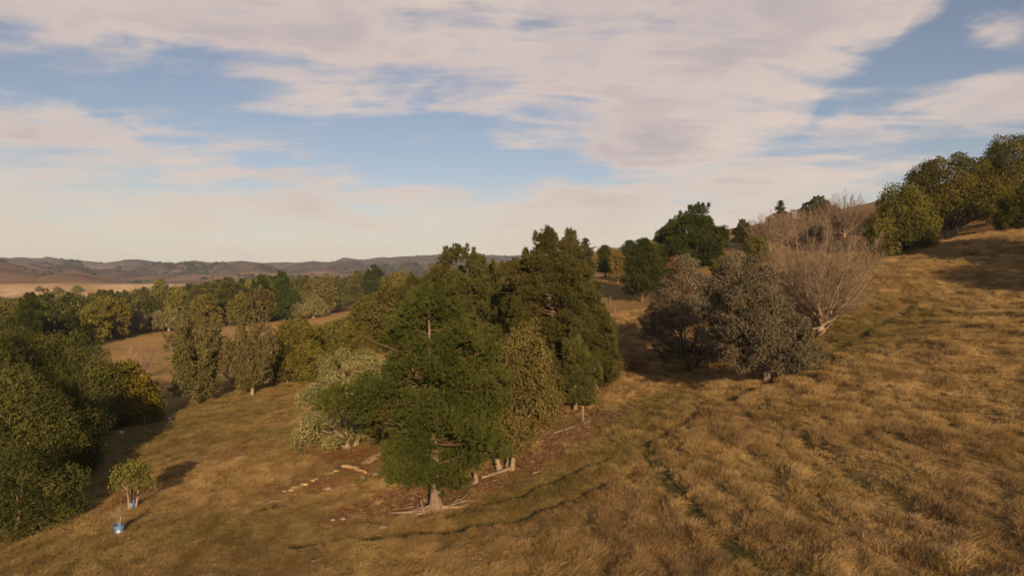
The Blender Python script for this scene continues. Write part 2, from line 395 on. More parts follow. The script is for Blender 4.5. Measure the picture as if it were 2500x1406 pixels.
def leaf_material(name, ca, cb, cc=None, ccs=.12, trans=.28):
    m, t, out = new_mat(name)
    ti = attr(t, 'tint'); oi = t.new('ShaderNodeObjectInfo')
    c = t.mix(t.ramp(ti, 0.0, 1.0, smooth=False), t.rgb(ca), t.rgb(cb))
    if cc is not None:                                    # dead or brown leaves
        geo = t.new('ShaderNodeNewGeometry')
        br = t.ramp(t.noise(geo.outputs['Position'], .9, 3, .6), .62-ccs, .78-ccs*.5)
        c = t.mix(t.math('MULTIPLY', br, .8), c, t.rgb(cc))
    hs = t.new('ShaderNodeHueSaturation')
    t.put(hs.inputs['Value'], t.ramp(oi.outputs['Random'], 0, 1, .82, 1.18, False)); t.put(hs.inputs['Hue'], t.ramp(oi.outputs['Random'], 0, 1, .49, .51, False))
    t.l.new(c, hs.inputs['Color']); c = hs.outputs[0]
    d = t.new('ShaderNodeBsdfDiffuse'); t.l.new(c, d.inputs[0])
    tr = t.new('ShaderNodeBsdfTranslucent'); t.l.new(c, tr.inputs[0])
    mx = t.new('ShaderNodeMixShader'); mx.inputs[0].default_value = trans
    t.l.new(d.outputs[0], mx.inputs[1]); t.l.new(tr.outputs[0], mx.inputs[2]); t.l.new(mx.outputs[0], out.inputs[0])
    return m

def bark_material(name, ca, cb, stretch=(6, 6, 1.2), limb=(.11, .07, .042)):
    m, t, out = new_mat(name)
    tc = t.new('ShaderNodeTexCoord'); P = t.mapping(tc.outputs['Object'], scale=stretch)
    n = t.noise(P, 2.0, 5, .65, .4)
    c = t.mix(t.ramp(n, .3, .72), t.rgb(ca), t.rgb(cb))
    c = t.mix(t.ramp(attr(t, 'tint'), 0, .5, 0, 1, False), t.rgb(limb), c)                 # boughs have their own, darker bark
    b = t.new('ShaderNodeBsdfPrincipled'); t.l.new(c, b.inputs['Base Color']); b.inputs['Roughness'].default_value = .95
    b.inputs['Specular IOR Level'].default_value = .1
    bp = t.new('ShaderNodeBump'); bp.inputs['Strength'].default_value = .7; bp.inputs['Distance'].default_value = .03
    t.l.new(n, bp.inputs['Height']); t.l.new(bp.outputs[0], b.inputs['Normal']); t.l.new(b.outputs[0], out.inputs[0])
    return m

def plain_material(name, ca, cb, rough=.8, scale=3.0, spec=.3, bump=.3):
    m, t, out = new_mat(name)
    tc = t.new('ShaderNodeTexCoord'); n = t.noise(tc.outputs['Object'], scale, 5, .6)
    b = t.new('ShaderNodeBsdfPrincipled'); t.l.new(t.mix(t.ramp(n, .3, .7), t.rgb(ca), t.rgb(cb)), b.inputs['Base Color'])
    b.inputs['Roughness'].default_value = rough; b.inputs['Specular IOR Level'].default_value = spec
    if bump:
        bp = t.new('ShaderNodeBump'); bp.inputs['Strength'].default_value = bump; bp.inputs['Distance'].default_value = .05
        t.l.new(n, bp.inputs['Height']); t.l.new(bp.outputs[0], b.inputs['Normal'])
    t.l.new(b.outputs[0], out.inputs[0])
    return m

M = {}
M['ground'] = ground_material()
M['pine'] = leaf_material('pine_needles', (.036, .050, .012), (.105, .112, .030), (.15, .09, .035), .04)
M['pine_dry'] = leaf_material('pine_needles_dry', (.050, .062, .018), (.15, .145, .045), (.17, .10, .045), .05)
M['dark'] = leaf_material('dark_conifer', (.034, .050, .014), (.09, .104, .028))
M['euc'] = leaf_material('eucalypt_leaves', (.034, .047, .013), (.138, .134, .04), (.15, .09, .035), .0)
M['brow'] = leaf_material('golden_gum_leaves', (.034, .042, .012), (.15, .13, .03))
M['euc2'] = leaf_material('eucalypt_leaves_dry', (.085, .082, .026), (.205, .165, .06), (.21, .10, .04), .06)
M['olive'] = leaf_material('silver_green_leaves', (.12, .115, .048), (.28, .25, .118))
M['grey'] = leaf_material('grey_leaves', (.095, .086, .054), (.205, .18, .122), (.17, .10, .05), .04)
M['yellow'] = leaf_material('yellow_leaves', (.085, .082, .012), (.215, .182, .026))
M['poplar'] = leaf_material('poplar_leaves', (.085, .088, .028), (.20, .182, .068))
M['lime'] = leaf_material('yellow_green_leaves', (.10, .099, .022), (.225, .195, .043))
M['mid'] = leaf_material('mid_green_leaves', (.07, .076, .02), (.175, .155, .042))
M['russet'] = leaf_material('russet_leaves', (.12, .062, .028), (.23, .125, .06))
M['gold'] = leaf_material('golden_poplar_leaves', (.15, .115, .03), (.28, .21, .06))
M['twig'] = leaf_material('bare_twigs', (.125, .088, .064), (.235, .175, .13), trans=0.0)
M['twig_pale'] = leaf_material('pale_twigs', (.19, .125, .085), (.33, .235, .17), trans=0.0)
M['bark'] = bark_material('pine_bark', (.11, .08, .058), (.25, .19, .145))
M['bark_dark'] = bark_material('dark_bark', (.07, .045, .03), (.17, .11, .075))
M['bark_pale'] = bark_material('pale_bark', (.165, .125, .088), (.33, .262, .19))
M['root'] = bark_material('root_bark', (.14, .10, .07), (.31, .235, .175))
M['dead'] = bark_material('dead_wood', (.14, .10, .07), (.29, .22, .165))
M['rock'] = plain_material('pale_stone', (.12, .098, .075), (.26, .215, .17), .95, 4, .1, .6)
M['clay'] = plain_material('pale_clay', (.30, .20, .098), (.47, .33, .175), 1.0, 3, .05, .8)

# ------------------------------------------------------------------ the ground sheet
def build_ground():
    for ln, wd, dp in ((TRACK, .8, .14), (BROWTRACK, .9, .16), (STEP1, .9, .24), (STEP2, .8, .24), (STEP3, .8, .14), (DITCH, .8, .3)):
        GZ[:] = GZ - dp*near_line(GX, GY, ln, wd)             # trodden tracks and little terrace steps
    ny, nx = GX.shape
    v = np.stack([GX, GY, GZ], -1).reshape(-1, 3)
    i = np.arange(ny-1)[:, None]*nx + np.arange(nx-1)[None]
    f = np.stack([i, i+1, i+nx+1, i+nx], -1).reshape(-1, 4)
    mb = MB(); mb.add(v, f)
    me = mb.mesh('ground', M['ground'], True)
    x, y = v[:, 0], v[:, 1]
    dirt, green, path_and_shade = masks(x, y)
    r = np.hypot(x, y)
    fade = 1-sstep(r, 120, 200)
    pad = sstep(y+.35*x, 62, 86)*sstep(-x, 10, 30)                # mown straw paddock on the flat
    pad = np.maximum(pad, sstep(y+x*.12, 560, 600))
    bankm = sstep(y, 560, 620)
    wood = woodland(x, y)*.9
    for nm, val in (('dirt', dirt*fade), ('green', green*fade*(1-pad)), ('path_and_shade', path_and_shade*fade), ('paddock', np.clip(np.maximum(pad*(1-wood), bankm), 0, 1)), ('wood', wood*(1-bankm))):
        a = me.attributes.new(nm, 'FLOAT', 'POINT'); a.data.foreach_set('value', val.astype(np.float32))
    obj('ground', me, kind='structure', label='dry grassy hillside falling to a golden paddock')

EDGE = np.array([(spot(*q)) for q in [(-250, 930), (0, 885), (120, 862), (230, 838), (330, 817), (440, 806), (560, 797), (640, 789), (700, 783), (780, 773), (860, 756), (900, 752), (960, 765)]])
_eaz = np.arctan2(EDGE[:, 0], EDGE[:, 1]); _er = np.hypot(EDGE[:, 0], EDGE[:, 1])
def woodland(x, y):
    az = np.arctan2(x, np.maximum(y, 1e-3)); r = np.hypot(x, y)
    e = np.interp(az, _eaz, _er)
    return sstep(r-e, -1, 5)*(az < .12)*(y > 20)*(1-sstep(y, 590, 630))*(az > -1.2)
build_ground()

# ------------------------------------------------------------------ far hills
SKYLINE = np.array([(-1400, 640), (-700, 630), (-300, 640), (0, 632), (50, 633), (100, 641), (150, 636), (210, 638), (255, 643), (300, 637), (345, 635), (410, 645), (460, 641), (520, 643), (590, 638), (640, 643), (700, 641),
                    (742, 645), (765, 640), (815, 642), (848, 637), (885, 641), (940, 632), (1000, 629), (1090, 629), (1200, 630), (1270, 626), (1400, 628), (1700, 640), (2200, 640)], float)
def build_hills():
    az = np.radians(np.linspace(-50, 28, 720)); r = np.concatenate([np.linspace(1050, 3600, 150), np.linspace(3650, 4700, 12)])
    A, R = np.meshgrid(az, r)
    u = np.tan(A)*F+1250
    crest = (703-np.interp(u, SKYLINE[:, 0], SKYLINE[:, 1]))/F*np.cos(A)      # slope up to the skyline
    X = R*np.sin(A); Y = R*np.cos(A)
    rid = 1-np.abs(2*fbm(X/520+3, Y/620, 4, 61)-1)*1.7
    rid2 = 1-np.abs(2*fbm(X/210+9, Y/260, 4, 66)-1)*1.6
    back = CZ + crest*3500*(0.35+0.65*sstep(R, 2100, 3450))*np.where(R > 3450, 1-.25*sstep(R, 3450, 4700), 1)
    back = back*(1-.46*(1-sstep(R, 2900, 3450)))+ (rid*110+rid2*62-98)*(1-sstep(R, 3150, 3440))
    # nearer spurs that come forward on the left
    fr = 0
    for u0, v0, rc, wu in ((-40, 640, 1900, 200), (190, 664, 1650, 110), (-260, 636, 2000, 240), (470, 668, 2350, 190), (800, 660, 2300, 160), (1050, 648, 2500, 230), (640, 672, 2000, 120)):
        hgt = ((703-v0)/F*rc*np.cos(A)+CZ-20)
        fr = np.maximum(fr, hgt*np.exp(-((u-u0-60*(fbm(R/300, A*0+u0, 2, 3)-.5))/wu)**2)*np.exp(-((R-rc)/620)**2))
    front = 20 + fr*(.86+.28*rid2*.5)
    Z = np.maximum(front, back*sstep(R, 1350, 2350)+(1-sstep(R, 1350, 2350))*14)
    lim = CZ + crest*R*0.985
    Z = np.where(R < 3300, np.minimum(Z, lim), Z)
    Z = 18 + (Z-18)*sstep(R, 1050, 1300) - 8*(1-sstep(R, 1050, 1180))
    v = np.stack([X, Y, Z], -1).reshape(-1, 3); ny, nx = A.shape
    i = np.arange(ny-1)[:, None]*nx + np.arange(nx-1)[None]
    f = np.stack([i, i+1, i+nx+1, i+nx], -1).reshape(-1, 4)
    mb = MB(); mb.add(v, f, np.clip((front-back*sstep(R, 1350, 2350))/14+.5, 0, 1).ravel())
    m, t, out = new_mat('hill_pasture_cloud_shade')
    geo = t.new('ShaderNodeNewGeometry'); P = geo.outputs['Position']
    n = t.noise(P, .006, 6, .6); n2 = t.noise(P, .03, 4, .6)
    c = t.mix(t.ramp(n, .35, .65), t.rgb((.098, .078, .066)), t.rgb((.062, .053, .046)))  # back range darker: cloud shadow and haze worked into the pasture colour
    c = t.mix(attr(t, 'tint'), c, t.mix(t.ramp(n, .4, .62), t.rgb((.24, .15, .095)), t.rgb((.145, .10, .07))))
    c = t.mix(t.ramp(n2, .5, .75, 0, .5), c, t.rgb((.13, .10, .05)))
    b = t.new('ShaderNodeBsdfDiffuse'); t.l.new(c, b.inputs[0]); t.l.new(b.outputs[0], out.inputs[0])
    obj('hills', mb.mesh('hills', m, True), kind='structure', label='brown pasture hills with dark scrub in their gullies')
    # scrub in the gullies: one uncountable mass
    rng = rs(7); lap = Z - (np.roll(Z, 6, 1)+np.roll(Z, -6, 1)+np.roll(Z, 3, 0)+np.roll(Z, -3, 0))/4
    pm = np.clip(-lap/5.0, 0, 1)*.8*(fbm(X/330, Y/330, 3, 77) > .46) + 1.5*(fbm(X/230, Y/260, 4, 78) > .655)
    pm[:, :8] = 0; pm[:, -8:] = 0; pm *= (R > 1320) & (R < 3440) & (A < .26)
    w = (pm*R).ravel(); k = rng.choice(len(w), 8000, p=w/w.sum())
    c = v[k]+np.stack([rng.normal(0, 5, len(k)), rng.normal(0, 7, len(k)), np.zeros(len(k))], 1)
    mb = MB()
    ico = np.array([(0, 0, 1), (.9, 0, .45), (.28, .85, .5), (-.72, .53, .45), (-.72, -.53, .4), (.28, -.85, .45), (.9, .3, -.3), (0, .9, -.3), (-.9, 0, -.3), (0, -.9, -.3), (.8, -.5, -.3)])
    fc = np.array([(0, 1, 2), (0, 2, 3), (0, 3, 4), (0, 4, 5), (0, 5, 1), (1, 6, 2), (2, 6, 7), (2, 7, 3), (3, 7, 8), (3, 8, 4), (4, 8, 9), (4, 9, 5), (5, 9, 10), (5, 10, 1), (1, 10, 6)])
    for s in range(len(k)):
        sz = rng.uniform(4, 10, 3)*np.array([1, 1, .75])
        mb.add((ico*rng.uniform(.75, 1.2, ico.shape))*sz + c[s] + np.array([0, 0, .6]), fc, np.full(len(ico), rng.random()))
    obj('hill_scrub', mb.mesh('hill_scrub', leaf_material('hill_scrub', (.022, .026, .014), (.05, .052, .026), trans=0.0)), kind='stuff', label='dark scrub filling the gullies of the far hills', category='scrub')
build_hills()

# ------------------------------------------------------------------ tree builders: each returns {part: mesh}, base at the origin
def lumpy(rng, k=5, amp=.22):
    ph = rng.uniform(0, 6.28, (k, 2)); fr = np.stack([rng.integers(1, 4, k), rng.uniform(2, 7, k)], 1); am = rng.uniform(.3, 1, k); am *= amp/am.sum()*1.8
    return lambda a, t: 1 + sum(am[i]*np.cos(fr[i, 0]*a+ph[i, 0])*np.cos(fr[i, 1]*t+ph[i, 1]) for i in range(k))

def trunk_tube(mb, H, r0, r1, rng, lean=.03, sides=9, flare=1.6, n=9, start=(0, 0)):
    t = np.linspace(0, 1, n); ph = rng.uniform(0, 6.28, 2)
    p = np.stack([start[0]+lean*H*np.sin(t*2.2+ph[0])-lean*H*np.sin(ph[0]), start[1]+lean*H*np.sin(t*2.6+ph[1])-lean*H*np.sin(ph[1]), t*H-.25*(t == 0)], 1)
    r = r0*(1-t)+r1*t; r = r*(1+(flare-1)*np.exp(-t*H/.45))
    tube(mb, p, r, sides)
    return p, r
def along(p, z):
    return np.array([np.interp(z, p[:, 2], p[:, 0]), np.interp(z, p[:, 2], p[:, 1]), z])

def puff_tree(seed, H, R, leafmat, barkmat, base=.25, n_clumps=90, cr=.9, zs=1.2, per=160, L=.24, Wd=.10, prof=None, inner=.35, droop=.2, r0=None, stems=1, flat=.6, twig=None, leafn=.7, open_=.0, asym=(0, 0), bend=.15, sep=.9):
    """broad-leaved tree: stems, limbs to every clump, clumps filled with leaves"""
    rng = rs(seed); tm = MB(); cm = MB(); r0 = r0 or H*.03
    prof = prof or (lambda t: np.sqrt(np.clip(1-(2*t-.9)**2/1.25, .02, 1)))
    lump = lumpy(rng); zb = base*H
    stem_p = []
    for s in range(stems):
        a = 6.28*s/stems+rng.uniform(0, 1); rr = R*(.0 if stems == 1 else .34)
        top = np.array([rr*math.cos(a), rr*math.sin(a), H*rng.uniform(.72, .86)])
        st = np.array([.12*stems*r0*4*math.cos(a), .12*stems*r0*4*math.sin(a), -.25]) if stems > 1 else np.array([0, 0, -.25])
        mid = (st+top)/2 + np.array([rng.normal(0, .06*H), rng.normal(0, .06*H), 0]) + (np.array([math.cos(a), math.sin(a), 0])*rr*.1)
        p = bez(st, mid, top, 11); t = np.linspace(0, 1, 11)
        rad = (r0 if stems == 1 else r0*.66)*((1-t)*.93+.07); rad = rad*(1+.7*np.exp(-p[:, 2].clip(0)/.4))
        tube(tm, p, rad, 8 if stems == 1 else 7); stem_p.append(p)
    m = n_clumps*14; T = rng.random(m); pr = prof(T); T = T[rng.random(m) < (pr/pr.max())]; m = len(T)
    a = np.arange(m)*2.39996 + rng.normal(0, .4, m)
    rad = np.maximum(R*prof(T)*lump(a, T)*np.sqrt(rng.uniform(inner**2, 1, m)) - cr*.45, .05)
    z = zb + T*(H-zb) - cr*zs*.5*(T > .5)
    C = np.stack([rad*np.cos(a)+asym[0]*T, rad*np.sin(a)+asym[1]*T, z], 1)
    ok = []; S = np.array([1, 1, 1/zs])
    for i in range(m):                                      # clumps keep their distance, so dark gaps stay between them
        if len(ok) >= n_clumps: break
        if not ok or (((C[ok]-C[i])*S)**2).sum(1).min() > (sep*cr)**2: ok.append(i)
    C = C[ok]; rad = rad[ok]; T = T[ok]; n = len(ok)
    size = cr*rng.uniform(.65, 1.3, n)
    for i in range(n):
        p = stem_p[np.argmin([np.hypot(*(C[i, :2]-q[-1, :2])) for q in stem_p])] if stems > 1 else stem_p[0]
        z0 = max(min(C[i, 2]-rad[i]*rng.uniform(.5, .95)-.05*H, p[-1, 2]*.97), .10*H*rng.uniform(.7, 1.6))
        b = along(p, z0); mid = (b+C[i])/2 + np.array([0, 0, -bend*rad[i]*rng.uniform(.2, 1)]) + rng.normal(0, .05*R, 3)
        rl = min(.32*r0, .012*np.linalg.norm(C[i]-b)+.25*r0*size[i]/cr*.6)
        tube(tm, bez(b, mid, C[i], 6), np.linspace(rl, .22*rl+.006, 6), 5 if rl > .03 else 4, .5 if i % 4 == 0 else .12, cap=False)
    cnt = rng.poisson(per*(size/cr)**1.6); idx = np.repeat(np.arange(n), cnt); N = len(idx)
    d = sphere_dirs(rng, N)
    outw = norm(C*np.array([1, 1, 0]) + np.array([0, 0, .4*R])); dt = (d*outw[idx]).sum(1)
    keep = rng.random(N) < np.clip(.72+.55*dt, .12, 1); idx = idx[keep]; d = d[keep]; N = len(idx)
    q = (.5+.55*np.sqrt(rng.random(N)))*size[idx]
    wob = 1+.25*np.sin(d[:, 0]*5+idx)*np.cos(d[:, 2]*4+idx*1.7)
    P = C[idx] + d*(q*wob)[:, None]*np.array([1, 1, zs])
    nr = norm(d + rng.normal(0, leafn, (N, 3)))
    ax = norm(rng.normal(0, 1, (N, 3)) + np.array([0, 0, -droop*3]) + d*flat)
    ctint = rng.random(n)
    leaves(cm, P, ax, nr, L*rng.uniform(.6, 1.35, N), Wd*rng.uniform(.6, 1.35, N), np.clip(.65*ctint[idx]+.35*rng.random(N), 0, 1))
    return {'trunk': tm.mesh('trunk', barkmat, True), 'crown': cm.mesh('crown', leafmat)}

def pine_tree(seed, H, R, leafmat, barkmat, base=.12, n_br=70, pads=4, pr=.62, tufts=34, needles=7, NL=.26, NW=.045, prof=None, r0=None, rise=.28, lean=.02, cones=None, flat=.62, topr=.25, dead=8, open_=.0, spread=.26, lump=.3, vjit=.13):
    """pine: trunk, whorled boughs, every bough carrying pads of needle tufts"""
    rng = rs(seed); tm = MB(); cm = MB(); r0 = r0 or H*.024
    prof = prof or (lambda t: np.clip((1-t)**.62*(.55+1.3*np.sqrt(t+.02)), .04, 1.2))
    lump = lumpy(rng, 6, lump)
    p, _ = trunk_tube(tm, H*.97, r0, r0*.10, rng, lean, 10, 1.75, 12)
    ts = (np.arange(n_br)+rng.uniform(0, 1, n_br))/n_br
    PC = []; PS = []; PD = []
    for i, t in enumerate(ts):
        z0 = H*(base+(0.97-base)*t); a = i*2.39996+rng.normal(0, .35)
        ln = R*float(prof(t))*float(lump(a, t*3))*rng.uniform(.72, 1.12)
        if rng.random() < open_: ln *= .45
        b = along(p, z0*.985-.12*ln*.3); dirn = np.array([math.cos(a), math.sin(a), 0])
        tip = b + dirn*ln + np.array([0, 0, ln*(rise*(.35+1.1*t)+rng.normal(0, .08))])
        mid = (b+tip)/2 + np.array([rng.normal(0, .06*ln), rng.normal(0, .06*ln), -.10*ln])
        c = bez(b, mid, tip, 7); rl = .006+.017*ln
        tube(tm, c, np.linspace(rl, .25*rl+.004, 7), 5, .1, cap=False)
        k = max(2, int(round(pads*(.45+ln/R))))
        for s in np.linspace(.42 if ln > R*.4 else .3, 1.0, k):
            q = np.array([np.interp(s, np.linspace(0, 1, 7), c[:, j]) for j in range(3)])
            side = np.array([-dirn[1], dirn[0], 0])*rng.normal(0, spread*ln*(.35+.65*(1-abs(s-.7))))
            pc = q+side+np.array([0, 0, .12+rng.normal(0, vjit*ln+.08)+.06*ln])
            tube(tm, np.array([q, (q+pc)/2+[0, 0, -.03], pc]), np.array([.012, .009, .005])*(1+ln*.25), 3, .05, cap=False)
            PC.append(pc); PS.append(pr*rng.uniform(.6, 1.3)*(.75+.25*min(1, ln/R*1.5))); PD.append(norm(dirn*.8+np.array([0, 0, .55])+side*.2))
    # leading shoots
    for k in range(9):
        a = rng.uniform(0, 6.28); PC.append(along(p, H*rng.uniform(.88, .97)) + np.array([math.cos(a), math.sin(a), 0])*topr*rng.uniform(.2, 1.2)); PS.append(pr*rng.uniform(.45, .7)); PD.append(np.array([0, 0, 1.0]))
    PC = np.array(PC); PS = np.array(PS); PD = np.array(PD); n = len(PC)
    cnt = rng.poisson(tufts*(PS/pr)**1.5); idx = np.repeat(np.arange(n), cnt); N = len(idx)
    d = sphere_dirs(rng, N); d[:, 2] = np.where(d[:, 2] < -.35, -d[:, 2], d[:, 2])
    T = PC[idx] + d*(PS[idx]*(.35+.65*np.sqrt(rng.random(N))))[:, None]*np.array([1, 1, flat])
    td = norm(.75*d + .55*PD[idx] + np.array([0, 0, .35]) + rng.normal(0, .25, (N, 3)))
    ct = rng.random(n)
    j = np.repeat(np.arange(N), needles); nd = norm(td[j]*.95 + rng.normal(0, .55, (len(j), 3)))
    tint = np.clip(.4*ct[idx][j] + .35*rng.random(N)[j] + .25*rng.random(len(j)), 0, 1)
    blades(cm, T[j]-td[j]*.05, nd, NL*rng.uniform(.7, 1.25, len(j)), NW*rng.uniform(.7, 1.3, len(j)), tint, rng)
    for k in range(dead):                                   # bare dead limbs on the lower stem
        z0 = H*rng.uniform(base*.8, .6); a = rng.uniform(0, 6.28); ln = R*rng.uniform(.35, .8); b = along(p, z0)
        e = b+np.array([math.cos(a)*ln, math.sin(a)*ln, ln*rng.uniform(-.1, .35)]); c = bez(b, (b+e)/2+rng.normal(0, .12, 3), e, 5)
        tube(tm, c, np.linspace(.03, .008, 5), 4, .4, cap=False)
    parts = {'trunk': tm.mesh('trunk', barkmat, True), 'crown': cm.mesh('crown', leafmat)}
    return parts

def lobed_pine(seed, H, R, leafmat, barkmat, prof, base=.12, n_lobes=70, lr=1.1, flat=.72, tufts=150, needles=7, NL=.26, NW=.045, r0=.3, lump=.35, inner=.5, lean=.015, dead=14, sep=.85, spires=5, asym=(0, 0), under=-.25, rise=.3):
    """pine whose boughs end in rounded plates of needle tufts, open and dark underneath"""
    rng = rs(seed); tm = MB(); cm = MB(); lf = lumpy(rng, 6, lump)
    p, _ = trunk_tube(tm, H*.95, r0, r0*.10, rng, lean, 11, 1.5, 12)
    m = n_lobes*16; T = rng.random(m); pf = prof(T); T = T[rng.random(m) < (.25+.75*pf/pf.max())]; m = len(T)
    a = np.arange(m)*2.39996+rng.normal(0, .4, m)
    rad = np.maximum(R*prof(T)*lf(a, T*2)*np.sqrt(rng.uniform(inner**2, 1, m))-lr*.5, .05)
    z = H*(base+(1-base)*T)-lr*flat*.6*(T > .4)
    C = np.stack([rad*np.cos(a)+asym[0]*np.sin(T*3.1), rad*np.sin(a)+asym[1]*np.sin(T*3.1), z], 1); ok = []; S = np.array([1, 1, 1/flat])
    for i in range(m):
        if len(ok) >= n_lobes: break
        if not ok or (((C[ok]-C[i])*S)**2).sum(1).min() > (sep*lr)**2: ok.append(i)
    C = C[ok]; rad = rad[ok]; T = T[ok]; n = len(ok)
    size = lr*rng.uniform(.6, 1.35, n)*(1-.2*T)
    for i in range(n):
        b = along(p, max(.08*H, min(C[i, 2]-rise*rad[i]*rng.uniform(.6, 1.4), .94*H))); mid = (b+C[i])/2+np.array([0, 0, -.1*rad[i]])+rng.normal(0, .05*R, 3)
        c = bez(b, mid, C[i], 7); rl = .02+.014*np.linalg.norm(C[i]-b); tube(tm, c, np.linspace(rl, .012, 7), 5, .12, cap=False)
        for k in range(5):
            e = C[i]+sphere_dirs(rng, 1)[0]*size[i]*np.array([.8, .8, .45]); tube(tm, bez(c[4], (c[5]+e)/2, e, 4), np.linspace(rl*.4, .006, 4), 3, .08, cap=False)
    cnt = rng.poisson(tufts*(size/lr)**1.9); idx = np.repeat(np.arange(n), cnt); N = len(idx); d = sphere_dirs(rng, N)
    ow = norm(norm(C*[1, 1, 0]+1e-6)*.8+np.array([0, 0, .75])); dt = (d*ow[idx]).sum(1)
    keep = rng.random(N) < np.clip((dt-under)*2.2, .06, 1); idx = idx[keep]; d = d[keep]; N = len(idx)
    wob = 1+.28*np.sin(d[:, 0]*6+idx*2.1)*np.sin(d[:, 1]*5+idx)+.18*np.sin(d[:, 2]*9+d[:, 0]*7+idx)
    P = C[idx]+d*(size[idx]*wob*(.70+.36*rng.random(N)+.25*(rng.random(N) < .06)))[:, None]*np.array([1, 1, flat])
    td = norm(d*.7+ow[idx]*.45+np.array([0, 0, .35])+rng.normal(0, .3, (N, 3)))
    for k in range(spires):                                  # upright leading shoots break the skyline
        i = int(np.argsort(-C[:, 2])[int(n*rng.random()**2.2)]); q = C[i]+np.array([rng.normal(0, size[i]*.5), rng.normal(0, size[i]*.5), size[i]*flat*.8]); hh = rng.uniform(.5, 1.2)
        s = rng.random(34)[:, None]; aa = rng.uniform(0, 6.28, 34); rr = .22*(1-.7*s[:, 0])
        P = np.vstack([P, q+np.concatenate([(rr*np.cos(aa))[:, None], (rr*np.sin(aa))[:, None], s*hh], 1)]); td = np.vstack([td, norm(np.stack([np.cos(aa)*.6, np.sin(aa)*.6, np.full(34, .9)], 1))]); idx = np.concatenate([idx, np.full(34, i)])
    N = len(idx); ct = rng.random(n); j = np.repeat(np.arange(N), needles); nd = norm(td[j]+rng.normal(0, .5, (len(j), 3)))
    blades(cm, P[j]-td[j]*.05, nd, NL*rng.uniform(.7, 1.3, len(j)), NW*rng.uniform(.7, 1.3, len(j)), np.clip(.45*ct[idx][j]+.3*rng.random(N)[j]+.25*rng.random(len(j)), 0, 1), rng)
    for k in range(dead):
        z0 = H*rng.uniform(base, .7); a = rng.uniform(0, 6.28); ln = R*rng.uniform(.4, .95); b = along(p, z0)
        e = b+np.array([math.cos(a)*ln, math.sin(a)*ln, ln*rng.uniform(-.1, .45)]); tube(tm, bez(b, (b+e)/2+rng.normal(0, .2, 3), e, 6), np.linspace(.045, .01, 6), 4, .4, cap=False)
    return {'trunk': tm.mesh('trunk', barkmat, True), 'crown': cm.mesh('crown', leafmat)}

